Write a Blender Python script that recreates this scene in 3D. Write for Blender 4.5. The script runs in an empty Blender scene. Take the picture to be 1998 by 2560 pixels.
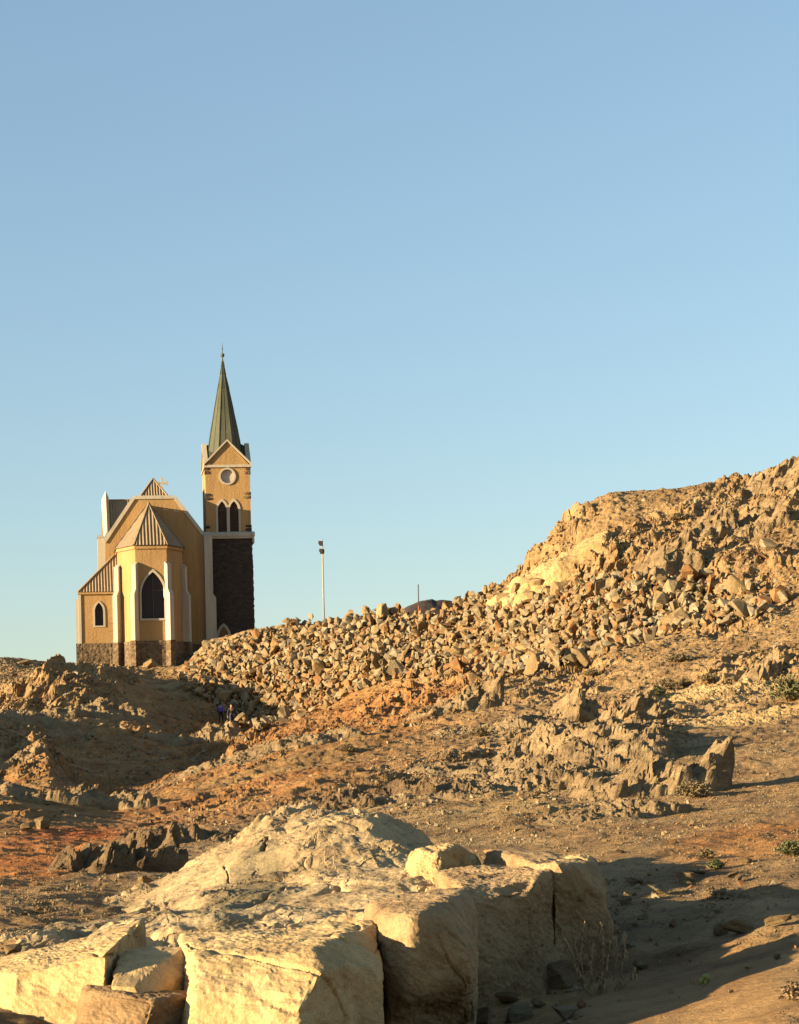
import bpy, bmesh, math, random
import numpy as np
from mathutils import Vector, Matrix
from mathutils.geometry import tessellate_polygon

# ------------------------------------------------------------------ camera, sky, sun, exposure
SC = bpy.context.scene
COL = SC.collection
R = math.radians
F = 4978.0                 # focal length in pixels of the 1998 x 2560 photograph
CX, CY = 500.0, 2000.0     # where the level optical axis meets the photograph (shifted lens)
EYE = 1.7
ROLL = R(1.25)
SUN_AZ = (-0.94, -0.34)  # horizontal direction towards the sun
SUN_EL = R(9.0)

cam_d = bpy.data.cameras.new("camera")
cam = bpy.data.objects.new("camera", cam_d)
COL.objects.link(cam)
SC.camera = cam
cam_d.sensor_fit = 'VERTICAL'
cam_d.sensor_height = 36.0
cam_d.sensor_width = 36.0
cam_d.lens = F / 2560.0 * 36.0
cam_d.shift_x = (999.0 - CX) / 2560.0
cam_d.shift_y = (CY - 1280.0) / 2560.0
cam_d.clip_start = 0.1
cam_d.clip_end = 6000.0
cam.matrix_world = Matrix.Translation((0, 0, EYE)) @ Matrix.Rotation(ROLL, 4, 'Y') @ Matrix.Rotation(R(90), 4, 'X')

w = bpy.data.worlds.new("World")
SC.world = w
w.use_nodes = True
nt = w.node_tree
bg = nt.nodes["Background"]
sky = nt.nodes.new("ShaderNodeTexSky")
sky.sky_type = 'NISHITA'
sky.sun_disc = False
sky.sun_elevation = SUN_EL
sky.sun_rotation = math.atan2(SUN_AZ[0], SUN_AZ[1])
sky.altitude = 0.0
sky.air_density = 1.18
sky.dust_density = 0.3
sky.ozone_density = 3.1
gam = nt.nodes.new("ShaderNodeGamma")      # evens the sky's fall-off towards the horizon a little
gam.inputs[1].default_value = 0.72
nt.links.new(sky.outputs[0], gam.inputs[0])
nt.links.new(gam.outputs[0], bg.inputs[0])
bg.inputs[1].default_value = 0.093

sun_d = bpy.data.lights.new("sun", 'SUN')
sun = bpy.data.objects.new("sun", sun_d)
COL.objects.link(sun)
sun_d.energy = 5.0
sun_d.angle = R(0.5)
sun_d.color = (1.0, 0.775, 0.48)
_s = Vector((SUN_AZ[0], SUN_AZ[1], 0)).normalized() * math.cos(SUN_EL) + Vector((0, 0, math.sin(SUN_EL)))
sun.rotation_euler = _s.to_track_quat('Z', 'Y').to_euler()
sun.location = (-30, -10, 60)

SC.view_settings.view_transform = 'Standard'
SC.view_settings.look = 'None'
SC.view_settings.gamma = 1.0
SC.view_settings.exposure = 1.9

# ------------------------------------------------------------------ picture <-> place
_c, _sn = math.cos(ROLL), math.sin(ROLL)
def uv(px, py):
    dx, up = px - CX, CY - py
    return CX + dx * _c + up * _sn, CY - (up * _c - dx * _sn)
def P(px, py, d):
    u, v = uv(px, py)
    return Vector(((u - CX) / F * d, d, EYE + (CY - v) / F * d))
def ray(px, py):
    return (P(px, py, 1.0) - Vector((0, 0, EYE)))

# ------------------------------------------------------------------ numpy noise
def _hash(ix, iy, iz, seed):
    h = (ix.astype(np.uint32) * np.uint32(374761393) + iy.astype(np.uint32) * np.uint32(668265263)
         + iz.astype(np.uint32) * np.uint32(2147483647) + np.uint32(seed * 974711 + 12345))
    h = (h ^ (h >> np.uint32(13))) * np.uint32(1274126177)
    h = (h ^ (h >> np.uint32(16))) * np.uint32(2246822519)
    h = h ^ (h >> np.uint32(15))
    return h
def _r01(h):
    return (h & np.uint32(0xFFFFFF)).astype(np.float32) / np.float32(0xFFFFFF)
def vnoise(p, seed=0):
    p = np.asarray(p, dtype=np.float32)
    i = np.floor(p).astype(np.int64)
    f = p - i
    f = f * f * f * (f * (f * 6 - 15) + 10)
    out = np.zeros(len(p), np.float32)
    for dx in (0, 1):
        wx = f[:, 0] if dx else 1 - f[:, 0]
        for dy in (0, 1):
            wy = f[:, 1] if dy else 1 - f[:, 1]
            for dz in (0, 1):
                wz = f[:, 2] if dz else 1 - f[:, 2]
                out += wx * wy * wz * _r01(_hash(i[:, 0] + dx, i[:, 1] + dy, i[:, 2] + dz, seed))
    return out * 2 - 1
def fbm(p, octaves=4, seed=0, gain=0.5, lac=2.03):
    out = np.zeros(len(p), np.float32); a = 1.0; q = np.asarray(p, np.float32)
    for k in range(octaves):
        out += a * vnoise(q, seed + k * 17); a *= gain; q = q * lac + 3.7
    return out
def ridged(p, octaves=4, seed=0, gain=0.55, lac=2.1):
    out = np.zeros(len(p), np.float32); a = 1.0; q = np.asarray(p, np.float32)
    for k in range(octaves):
        out += a * (1 - 2 * np.abs(vnoise(q, seed + k * 13))); a *= gain; q = q * lac + 1.3
    return out
def _cell(p, seed):
    """random level per Voronoi cell (2-D, jittered)"""
    i = np.floor(p).astype(np.int64); z = np.zeros(len(p), np.int64)
    best = np.full(len(p), 1e9, np.float32); val = np.zeros(len(p), np.float32)
    for dx in (-1, 0, 1):
        for dy in (-1, 0, 1):
            cx, cy = i[:, 0] + dx, i[:, 1] + dy
            h = _hash(cx, cy, z, seed); h2 = _hash(cx, cy, z, seed + 91)
            d2 = (p[:, 0] - cx - _r01(h)) ** 2 + (p[:, 1] - cy - _r01(h2)) ** 2
            m = d2 < best
            best[m] = d2[m]; val[m] = _r01(h * np.uint32(31))[m] - .5
    return val
def facet2(p, seed=0, tilt=1.0, step=0.5):
    """flat facets meeting in sharp creases (random heights joined by triangles), plus some stepped cells"""
    p = np.asarray(p, np.float32)
    q = np.stack([p[:, 0] * .92 + p[:, 1] * .39, -p[:, 0] * .39 + p[:, 1] * .92], 1)
    i = np.floor(q).astype(np.int64); f = q - i; z = np.zeros(len(p), np.int64)
    H = lambda a, b: _r01(_hash(i[:, 0] + a, i[:, 1] + b, z, seed)) - .5
    u, v = f[:, 0], f[:, 1]; m = u > v
    h0, h3 = H(0, 0), H(1, 1); h1 = np.where(m, H(1, 0), H(0, 1))
    hi, lo = np.maximum(u, v), np.minimum(u, v)
    out = (h0 * (1 - hi) + h1 * (hi - lo) + h3 * lo) * 1.1 * tilt
    return out + step * _cell(p, seed + 7) if step else out
def facet3(p, seed=0, tilt=1.0, step=0):
    p = np.asarray(p, np.float32); q = p @ np.array([[.8, .36, -.48], [0, .8, .6], [.6, -.48, .64]], np.float32)
    i = np.floor(q).astype(np.int64); f = q - i
    o = np.argsort(-f, axis=1); fs = np.take_along_axis(f, o, 1)
    c = i.copy(); hh = lambda c: _r01(_hash(c[:, 0], c[:, 1], c[:, 2], seed)) - .5
    out = hh(c) * (1 - fs[:, 0]); r = np.arange(len(p))
    for k in range(3):
        c[r, o[:, k]] += 1
        out += hh(c) * (fs[:, k] - (fs[:, k + 1] if k < 2 else 0))
    return out * 1.3 * tilt

# ------------------------------------------------------------------ mesh helpers
def mesh_np(name, verts, faces, mat=None, smooth=True):
    """faces: (M,k) int array, all with k corners"""
    me = bpy.data.meshes.new(name)
    verts = np.asarray(verts, np.float32); faces = np.asarray(faces, np.int32)
    k = faces.shape[1]
    me.vertices.add(len(verts)); me.vertices.foreach_set("co", verts.ravel())
    me.loops.add(faces.size); me.loops.foreach_set("vertex_index", faces.ravel())
    me.polygons.add(len(faces))
    me.polygons.foreach_set("loop_start", np.arange(0, faces.size, k, dtype=np.int32))
    try: me.polygons.foreach_set("loop_total", np.full(len(faces), k, np.int32))
    except Exception: pass
    me.polygons.foreach_set("use_smooth", np.full(len(faces), smooth, bool))
    me.update(calc_edges=True); me.validate()
    if mat: me.materials.append(mat)
    return me
def add_attr(me, name, cols):
    a = me.color_attributes.new(name, 'FLOAT_COLOR', 'POINT')
    c = np.ones((len(me.vertices), 4), np.float32); c[:, :3] = cols
    a.data.foreach_set("color", c.ravel())
def link(name, me, parent=None):
    o = bpy.data.objects.new(name, me); COL.objects.link(o)
    if parent: o.parent = parent
    return o
def bm_obj(name, bm, mat, parent=None, smooth=False):
    me = bpy.data.meshes.new(name)
    bmesh.ops.recalc_face_normals(bm, faces=bm.faces)
    for f in bm.faces: f.smooth = smooth
    bm.to_mesh(me); bm.free()
    me.materials.append(mat)
    return link(name, me, parent)
def empty(name, loc, rz=0.0):
    o = bpy.data.objects.new(name, None); COL.objects.link(o)
    o.location = loc; o.rotation_euler = (0, 0, rz)
    return o
def tag(o, label=None, cat=None, group=None, kind=None):
    if label: o["label"] = label
    if cat: o["category"] = cat
    if group: o["group"] = group
    if kind: o["kind"] = kind
    return o
def grid_faces(nr, nc):
    i = np.arange(nr * nc).reshape(nr, nc)
    return np.stack([i[:-1, :-1], i[:-1, 1:], i[1:, 1:], i[1:, :-1]], -1).reshape(-1, 4)

# ------------------------------------------------------------------ materials
def mat_new(name):
    m = bpy.data.materials.new(name); m.use_nodes = True
    n = m.node_tree.nodes; b = n["Principled BSDF"]
    b.inputs["Roughness"].default_value = 0.92
    b.inputs["Specular IOR Level"].default_value = 0.18
    return m, m.node_tree, b
def rgb(c): return (c[0], c[1], c[2], 1.0)
def noise_node(t, vec, scale, detail=6, rough=0.6, dist=0.0):
    n = t.nodes.new("ShaderNodeTexNoise")
    n.inputs["Scale"].default_value = scale; n.inputs["Detail"].default_value = detail
    n.inputs["Roughness"].default_value = rough; n.inputs["Distortion"].default_value = dist
    t.links.new(vec, n.inputs["Vector"])
    return n.outputs["Fac"]
def ramp(t, fac, stops):
    r = t.nodes.new("ShaderNodeValToRGB")
    e = r.color_ramp.elements
    while len(e) < len(stops): e.new(0.5)
    for k, (p, c) in enumerate(stops):
        e[k].position = p; e[k].color = rgb(c) if hasattr(c, '__len__') else (c, c, c, 1)
    t.links.new(fac, r.inputs[0])
    return r.outputs[0]
def mix(t, fac, a, b, mode='MIX'):
    m = t.nodes.new("ShaderNodeMix"); m.data_type = 'RGBA'; m.blend_type = mode
    for s, v in ((m.inputs[0], fac), (m.inputs[6], a), (m.inputs[7], b)):
        if isinstance(v, (int, float)): s.default_value = v
        elif isinstance(v, tuple): s.default_value = rgb(v)
        else: t.links.new(v, s)
    return m.outputs[2]
def bump(t, b, fac, strength, dist, prev=None):
    n = t.nodes.new("ShaderNodeBump")
    n.inputs["Strength"].default_value = strength; n.inputs["Distance"].default_value = dist
    t.links.new(fac, n.inputs["Height"])
    if prev is not None: t.links.new(prev, n.inputs["Normal"])
    t.links.new(n.outputs[0], b.inputs["Normal"])
    return n.outputs[0]
def coords(t, kind="Object"):
    return t.nodes.new("ShaderNodeTexCoord").outputs[kind]
def position(t):
    return t.nodes.new("ShaderNodeNewGeometry").outputs["Position"]
def mapping(t, vec, scale=(1, 1, 1), rot=(0, 0, 0)):
    m = t.nodes.new("ShaderNodeMapping")
    m.inputs["Scale"].default_value = scale; m.inputs["Rotation"].default_value = rot
    t.links.new(vec, m.inputs["Vector"])
    return m.outputs[0]

def rock_mat(name, light, mid, dark, scale, bump_d, pos=True, tint=False, rot=(0, 0.75, 0.5), stretch=(1, 1, 3.0), strength=0.8):
    """weathered rock: three tones in noise, fine stains, strata bump"""
    m, t, b = mat_new(name)
    v = position(t) if pos else coords(t)
    vs = mapping(t, v, stretch, rot)
    n1 = noise_node(t, vs, scale, 7, 0.62, 0.4)
    n2 = noise_node(t, v, scale * 6.3, 6, 0.7)
    n3 = noise_node(t, v, scale * 0.35, 4, 0.55)
    c = ramp(t, n1, [(0.3, dark), (0.47, mid), (0.68, light)])
    c2 = ramp(t, n2, [(0.28, (0.62, 0.58, 0.52)), (0.5, (1, 1, 1)), (0.75, (1.22, 1.2, 1.15))])
    c = mix(t, 0.75, c, c2, 'MULTIPLY')
    c3 = ramp(t, n3, [(0.36, (0.82, 0.78, 0.72)), (0.62, (1.12, 1.1, 1.06))])
    c = mix(t, 0.8, c, c3, 'MULTIPLY')
    n6 = noise_node(t, v, scale * 55, 3, 0.7)
    c = mix(t, 0.8, c, ramp(t, n6, [(0.3, (0.66, 0.64, 0.6)), (0.5, (1, 1, 1)), (0.72, (1.3, 1.28, 1.24))]), 'MULTIPLY')
    if tint:
        a = t.nodes.new("ShaderNodeVertexColor"); a.layer_name = "tint"
        c = mix(t, 1.0, c, a.outputs[0], 'MULTIPLY')
    t.links.new(c, b.inputs["Base Color"])
    n4 = noise_node(t, vs, scale * 2.6, 9, 0.72, 0.3)
    n5 = noise_node(t, v, scale * 14, 6, 0.7)
    p = bump(t, b, n4, strength, bump_d)
    bump(t, b, n5, 0.55, bump_d * 0.28, p)
    return m

M = {}
M['ground'] = rock_mat('hillside ground', (0.34, 0.232, 0.110), (0.25, 0.160, 0.072), (0.13, 0.076, 0.035), 0.5, 0.35, tint=True)
M['near_rock'] = rock_mat('pale bedrock', (0.40, 0.305, 0.172), (0.335, 0.245, 0.132), (0.21, 0.15, 0.083), 1.1, 0.07, tint=True, strength=.55, stretch=(1, 1, 1.6))
# ------------------------------------------------------------------ terrain: one sheet shaped by survey lines running across the slope
def pchip(x, y, xq):
    x = np.asarray(x, float); y = np.asarray(y, float); xq = np.clip(xq, x[0], x[-1])
    h = np.diff(x); dl = np.diff(y) / h
    m = np.zeros(len(x))
    for k in range(1, len(x) - 1):
        if dl[k - 1] * dl[k] > 0:
            w1 = 2 * h[k] + h[k - 1]; w2 = h[k] + 2 * h[k - 1]
            m[k] = (w1 + w2) / (w1 / dl[k - 1] + w2 / dl[k])
    m[0], m[-1] = dl[0], dl[-1]
    i = np.clip(np.searchsorted(x, xq, side='right') - 1, 0, len(x) - 2)
    s = (xq - x[i]) / h[i]
    return (y[i] * (1 + 2 * s) * (1 - s) ** 2 + m[i] * h[i] * s * (1 - s) ** 2
            + y[i + 1] * s * s * (3 - 2 * s) + m[i + 1] * h[i] * s * s * (s - 1))

def surface(lines, ucols, rows_between, smooth=0):
    """lines: lists of (px, py, depth) across the slope, near to far.  -> X, Y, Z grids and row coordinate"""
    U = ucols
    D = []; Zs = []
    for ln in lines:
        pu, pz, pd = [], [], []
        for px, py, d in ln:
            u, v = uv(px, py)
            pu.append(u); pd.append(d); pz.append(EYE + (CY - v) / F * d)
        D.append(pchip(pu, pd, U)); Zs.append(pchip(pu, pz, U))
    D = np.array(D); Zs = np.array(Zs)
    tq = []
    for k, n in enumerate(rows_between):
        tq += list(k + np.arange(n) / n)
    tq.append(len(lines) - 1)
    tq = np.array(tq)
    # cubic (Catmull-Rom, damped) along the depth for every column
    k = np.clip(tq.astype(int), 0, len(lines) - 2); s = (tq - k)[:, None]
    def tang(A):
        T = np.zeros_like(A)
        T[1:-1] = (A[2:] - A[:-2]) * 0.5
        a = A[1:-1] - A[:-2]; b = A[2:] - A[1:-1]
        lim = np.minimum(np.abs(a), np.abs(b)) * 2.0
        T[1:-1] = np.where(a * b > 0, np.sign(T[1:-1]) * np.minimum(np.abs(T[1:-1]), lim), 0)
        T[0] = A[1] - A[0]; T[-1] = A[-1] - A[-2]
        return T
    def interp(A):
        T = tang(A)
        return (A[k] * (1 + 2 * s) * (1 - s) ** 2 + T[k] * s * (1 - s) ** 2 + A[k + 1] * s * s * (3 - 2 * s) + T[k + 1] * s * s * (s - 1))
    Y = interp(D); Z = interp(Zs)
    X = (U[None, :] - CX) / F * Y
    return X, Y, Z, tq

def img(X, Y, Z):
    """picture position of a point of the place"""
    du = X / Y * F; vp = (Z - EYE) / Y * F
    return CX + du * _c - vp * _sn, CY - (du * _sn + vp * _c)

def zones(px, py, table):
    out = np.zeros_like(px)
    for cx, cy, rx, ry, ang, amp in table:
        a = R(ang); dx, dy = px - cx, -(py - cy)
        q = ((dx * math.cos(a) + dy * math.sin(a)) / rx) ** 2 + ((-dx * math.sin(a) + dy * math.cos(a)) / ry) ** 2
        out = np.maximum(out, amp * np.clip(1.6 * (1 - q), 0, 1))
    return out

L = [
 [(-4500, 3300, 4), (6500, 3300, 4)],
 [(-4500, 2880, 9), (6500, 2880, 9)],
 [(-4500, 2560, 13), (-1500, 2550, 13), (0, 2560, 12.6), (600, 2620, 14), (1200, 2600, 14.4), (1500, 2560, 13.4), (1750, 2558, 12.2), (2000, 2555, 11.2), (3500, 2500, 11), (6500, 2450, 11)],
 [(-4500, 2420, 16.5), (-1500, 2420, 16.5), (0, 2400, 16.5), (600, 2440, 17), (1300, 2440, 17), (1600, 2425, 16.6), (1800, 2405, 15.6), (2000, 2385, 14.6), (3500, 2300, 15), (6500, 2200, 15)],
 [(-4500, 2350, 20), (-1500, 2320, 20), (0, 2290, 20), (600, 2310, 20), (1300, 2290, 20), (1560, 2250, 20.5), (1800, 2228, 20.4), (2000, 2220, 19.8), (3500, 2080, 20), (6500, 1950, 22)],
 [(-4500, 2260, 30), (-1500, 2200, 30), (0, 2165, 30), (600, 2180, 29), (1300, 2150, 28), (1600, 2110, 28), (2000, 2085, 28), (3500, 1900, 28), (6500, 1700, 30)],
 [(-4500, 2200, 45), (-1500, 2100, 45), (0, 2080, 45), (250, 2095, 45), (600, 2080, 43), (1000, 2040, 42), (1300, 2008, 42), (1600, 1985, 42), (2000, 1960, 42), (3500, 1720, 42), (6500, 1400, 45)],
 [(-4500, 2100, 62), (-1500, 1960, 62), (0, 2000, 62), (300, 2030, 62), (500, 2000, 62), (800, 1945, 60), (1000, 1915, 60), (1300, 1890, 60), (1600, 1862, 60), (2000, 1830, 60), (3500, 1560, 60), (6500, 1200, 65)],
 [(-4500, 2050, 85), (-1500, 1850, 85), (-300, 1920, 85), (-20, 1985, 85), (60, 1955, 85), (120, 1938, 85), (170, 1968, 85), (300, 1990, 80), (450, 1950, 83), (600, 1903, 85), (800, 1862, 85), (1000, 1832, 85), (1300, 1785, 85), (1600, 1750, 82), (2000, 1705, 82), (3500, 1360, 85), (6500, 900, 90)],
 [(-4500, 2000, 105), (-1500, 1670, 105), (-600, 1690, 113), (-320, 1725, 113), (-140, 1850, 109), (-20, 1905, 105), (50, 1880, 105), (105, 1856, 105), (150, 1945, 101), (300, 2035, 98), (450, 2000, 101), (600, 1915, 106), (800, 1832, 108), (1000, 1785, 110), (1300, 1715, 108), (1600, 1658, 104), (2000, 1600, 102), (3500, 1160, 105), (6500, 700, 110)],
 [(-4500, 1950, 130), (-1500, 1700, 130), (-400, 1705, 128), (-100, 1760, 127), (0, 1805, 126), (150, 1870, 125), (300, 1900, 124), (450, 1900, 127), (600, 1848, 132), (800, 1790, 135), (1000, 1745, 133), (1300, 1662, 124), (1600, 1592, 117), (2000, 1500, 114), (3500, 960, 120), (6500, 500, 125)],
 [(-4500, 1900, 150), (-1500, 1770, 150), (-400, 1810, 147), (-60, 1818, 143), (20, 1800, 143), (90, 1772, 143), (160, 1758, 143), (240, 1770, 143), (300, 1790, 143), (450, 1800, 148), (600, 1810, 155), (750, 1785, 152), (900, 1725, 146), (1100, 1690, 140), (1400, 1620, 128), (1600, 1565, 121), (2000, 1450, 119), (3500, 880, 125), (6500, 450, 130)],
 [(-4500, 1900, 160), (-1500, 1740, 160), (-400, 1775, 153), (-60, 1790, 150), (10, 1765, 150), (70, 1725, 150), (140, 1686, 152), (270, 1690, 155), (400, 1735, 160), (550, 1695, 162), (750, 1655, 157), (900, 1628, 151), (1100, 1585, 145), (1400, 1498, 134), (1600, 1430, 128), (2000, 1335, 128), (3500, 800, 130), (6500, 400, 135)],
 [(-4500, 1900, 175), (-1500, 1720, 175), (-400, 1700, 168), (0, 1668, 168), (200, 1676, 178), (350, 1692, 182), (440, 1690, 178), (550, 1608, 172), (640, 1588, 168), (750, 1562, 164), (850, 1552, 160), (1000, 1546, 156), (1100, 1534, 153), (1150, 1520, 152), (1250, 1482, 146.5), (1400, 1405, 141), (1600, 1330, 138), (2000, 1240, 139), (3500, 740, 142), (6500, 400, 145)],
 [(-4500, 1900, 200), (-1500, 1700, 190), (-400, 1680, 188), (0, 1664, 188), (200, 1670, 194), (450, 1672, 194), (550, 1606, 182), (640, 1586, 174), (750, 1562, 170), (850, 1556, 168), (1000, 1552, 163), (1100, 1540, 158), (1150, 1520, 155), (1190, 1496, 152), (1250, 1462, 149), (1290, 1428, 149), (1330, 1392, 149), (1400, 1312, 150), (1480, 1258, 152), (1540, 1246, 153), (1600, 1252, 154), (1700, 1248, 155), (1800, 1230, 156), (1890, 1214, 158), (2000, 1198, 160), (3500, 680, 162), (6500, 400, 165)],
 [(-4500, 1900, 260), (0, 1735, 232), (450, 1735, 232), (700, 1690, 225), (1000, 1650, 220), (1400, 1560, 215), (2000, 1460, 215), (3500, 1100, 220), (6500, 800, 225)],
 [(-4500, 2010, 500), (6500, 2010, 500)],
]
ucols = np.concatenate([np.linspace(-4500, -500, 90, endpoint=False), np.linspace(-500, -40, 150, endpoint=False),
                        np.linspace(-40, 2120, 1150, endpoint=False), np.linspace(2120, 2700, 140, endpoint=False), np.linspace(2700, 6500, 90)])
TX, TY, TZ, TT = surface(L, ucols, [4, 8, 90, 90, 90, 60, 60, 70, 80, 60, 60, 60, 70, 60, 10, 6])
NR, NC = TX.shape
TP = np.stack([TX, TY, TZ], -1).reshape(-1, 3)
ipx, ipy = img(TP[:, 0], TP[:, 1], TP[:, 2])
dep = TP[:, 1]

# how broken the ground is (smooth gravel .. bare rock), by place
ROUGH = [  # px, py, rx, ry, angle, amount
 (130, 1745, 260, 75, 12, 1.0), (60, 1800, 130, 90, 20, 0.9), (90, 1900, 180, 60, 20, 0.8), (150, 2010, 220, 50, 10, 0.7),
 (420, 2085, 330, 55, 20, 0.75), (560, 1860, 160, 35, 20, 0.9), (700, 1880, 200, 35, 22, 0.55), (860, 1990, 240, 50, 15, 0.9),
 (1100, 1760, 260, 60, 15, 0.7), (1400, 1700, 170, 50, 15, 0.7), (1480, 1900, 320, 130, 30, 1.1), (1220, 1930, 330, 85, 25, 0.9), (1010, 1965, 240, 60, 20, 0.8), (400, 1850, 290, 130, 10, .62),
 (1880, 1690, 200, 70, 15, 0.8), (1650, 1380, 420, 110, 25, 1.0), (1350, 1360, 200, 70, 45, 1.0), (1900, 1250, 160, 120, 20, 0.8),
 (1850, 1480, 200, 130, 20, 0.75), (1200, 1520, 200, 25, 20, 0.7), (1750, 2270, 320, 45, 5, 0.45), (100, 2300, 220, 60, 20, 0.5),
]
rough = 0.17 + 1.2 * zones(ipx, ipy, ROUGH)
pat = fbm(TP * np.array([0.09, 0.09, 0.0]), 3, 5)
rough = np.clip(rough * (0.8 + 0.6 * pat), 0.12, 1.3)
sandy = np.clip(zones(ipx, ipy, [(1750, 2500, 600, 130, 12, 1.0)]), 0, 1)
rough *= (1 - 0.8 * sandy)
church_pad = np.clip(1 - np.abs(dep - 205) / 25, 0, 1) * np.clip(1 - np.abs(ipx - 400) / 330, 0, 1)
amp = np.clip(dep / 85.0, 0.14, 1.25) * (1 - 0.75 * church_pad)
far = np.clip((dep - 215) / 60, 0, 1); amp *= (1 - far)
# rock beds strike up to the right, so stretch the relief that way
sx = TP[:, 0] * 0.80 + TP[:, 1] * 0.42; sy = -TP[:, 0] * 0.60 + TP[:, 1] * 0.55; sz = TP[:, 2]
def S(l1, l2): return np.stack([sx / l1, sy / l2, sz / l1], -1)
ls = np.clip(dep / 90.0, 0.25, 1.3)
wv = fbm(TP * 0.25, 3, 77)
dz = 0.55 * fbm(S(9, 6), 3, 11)
dz += rough * (0.55 * facet2(S(4.2, 1.9)[:, :2] + wv[:, None] * .35, 3, 1.1) + 0.36 * facet2(S(1.7, 0.75)[:, :2] + wv[:, None] * .5, 4, 1.2)
               + 0.20 * facet2(S(0.8, 0.4)[:, :2], 6, 1.2) + 0.32 * ridged(S(2.6, 1.1), 4, 8))
dz += 0.12 * fbm(TP / 0.45, 3, 21) + 0.05 * facet2(TP[:, :2] / 0.33, 22, 1.2)
def ribs(lam, seed):     # hogback ribs: gentle dip slope on the left, steep scarp on the right
    ph = (TP[:, 0] * 0.86 - TP[:, 1] * 0.36 + TP[:, 2] * 0.25) / lam + 1.1 * fbm(TP / (lam * 2.6), 3, seed)
    fr = ph - np.floor(ph)
    cellk = _r01(_hash(np.floor(ph).astype(np.int64), np.floor(TP[:, 1] / (lam * 2.2)).astype(np.int64), np.zeros(len(TP), np.int64), seed))
    return np.where(fr < .86, fr / .86, (1 - fr) / .14) * (0.35 + cellk * 0.0 + .65 * np.clip(.5 + fbm(TP / (lam * 1.7), 2, seed + 5), 0, 1)) - .4
dz += rough * (0.62 * ribs(2.6, 201) + 0.26 * ribs(0.95, 202))
nearw = np.clip(1 - dep / 60.0, 0, 1)
dzn = rough * (0.5 * facet2(TP[:, :2] / 0.9, 31, 1.0) + 0.3 * facet2(TP[:, :2] / 0.35, 32, 1.0)) + 0.25 * fbm(TP / 1.6, 4, 33)
dz = dz * (1 - 0.8 * nearw) + dzn * nearw
dz_small = np.clip(1 - dep / 70, 0, 1) * (1 - .7 * sandy) * (0.045 * facet2(TP[:, :2] / .35, 35, 1.2, .3) + 0.02 * facet2(TP[:, :2] / .13, 36, 1.2, .3) + .03 * fbm(TP / .5, 3, 37))
hor = np.clip((ipx + 600) / 500, 0.3, 1)
TP[:, 2] += dz * amp * 0.68 + dz_small
# slight sideways displacement breaks the height-field look on steep rock
TP[:, 0] += rough * amp * 0.22 * facet2(S(1.5, 1.0)[:, :2] + 9.1, 14, 1.2)

# soil colours that stay with the place
tint = np.ones((len(TP), 3), np.float32)
def soil(table, col):
    k = np.clip(zones(ipx, ipy, table) + 0.25 * fbm(TP * np.array([.35, .35, .35]), 3, 61) * (zones(ipx, ipy, table) > 0), 0, 1)[:, None]
    tint[:] = tint * (1 - k) + tint * np.array(col, np.float32) * k
soil([(90, 2150, 230, 75, 12, 0.95)], (1.4, 0.86, 0.48))
soil([(1880, 2110, 260, 60, 8, 0.9)], (1.2, 0.86, 0.56))
soil([(900, 1800, 500, 60, 15, 0.6), (330, 2060, 260, 40, 15, 0.6), (620, 2010, 200, 40, 20, 0.6)], (1.08, 0.92, 0.82))
soil([(500, 1930, 800, 190, 12, 0.9)], (1.02, 0.83, 0.63))
soil([(700, 1935, 260, 22, 14, 0.8)], (0.85, 0.97, 1.05))
soil([(150, 2310, 330, 120, 10, .9), (1650, 2010, 420, 110, 8, .6)], (1.15, 1.08, 1.0))
soil([(1750, 2480, 700, 150, 8, 1.0)], (1.22, 1.14, 1.05))
soil([(1880, 1690, 200, 80, 15, 0.8), (1400, 1930, 330, 130, 30, 0.5)], (1.22, 1.22, 1.18))
soil([(1400, 1960, 500, 90, 20, 0.7)], (0.95, 1.0, 0.98))
me = mesh_np("hillside", TP, grid_faces(NR, NC), M['ground'], smooth=False)
add_attr(me, "tint", tint)
hill = tag(link("hillside", me), "rocky desert hillside of broken brown rock and gravel", kind="structure")

# the plain all round, lying below the hill, out to the horizon
bm = bmesh.new()
bmesh.ops.create_circle(bm, cap_ends=True, radius=3500, segments=64)
M['plain'] = rock_mat('plain gravel', (0.34, 0.25, 0.15), (0.29, 0.2, 0.12), (0.2, 0.14, 0.08), 0.3, 0.1)
o = bm_obj("ground", bm, M['plain']); o.location = (0, 0, -1.3); tag(o, "flat gravel plain around the hill", kind="structure")
bpy.context.view_layer.update()

def hit(px, py):
    """where the sight line through a picture point meets the hillside"""
    d = ray(px, py).normalized()
    ok, loc, nor, _ = hill.ray_cast(Vector((0, 0, EYE)) + d * 6, d, distance=600)
    return (loc, nor) if ok else (None, None)
def drop(x, y, z0=120):
    ok, loc, nor, _ = hill.ray_cast(Vector((x, y, z0)), Vector((0, 0, -1)))
    return (loc, nor) if ok else (Vector((x, y, 0)), Vector((0, 0, 1)))

def rough_at(px, py): return float(zones(np.array([px], float), np.array([py], float), ROUGH)[0])
def sandy_at(px, py): return float(zones(np.array([px], float), np.array([py], float), [(1750, 2500, 600, 130, 12, 1.0)])[0])
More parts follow.
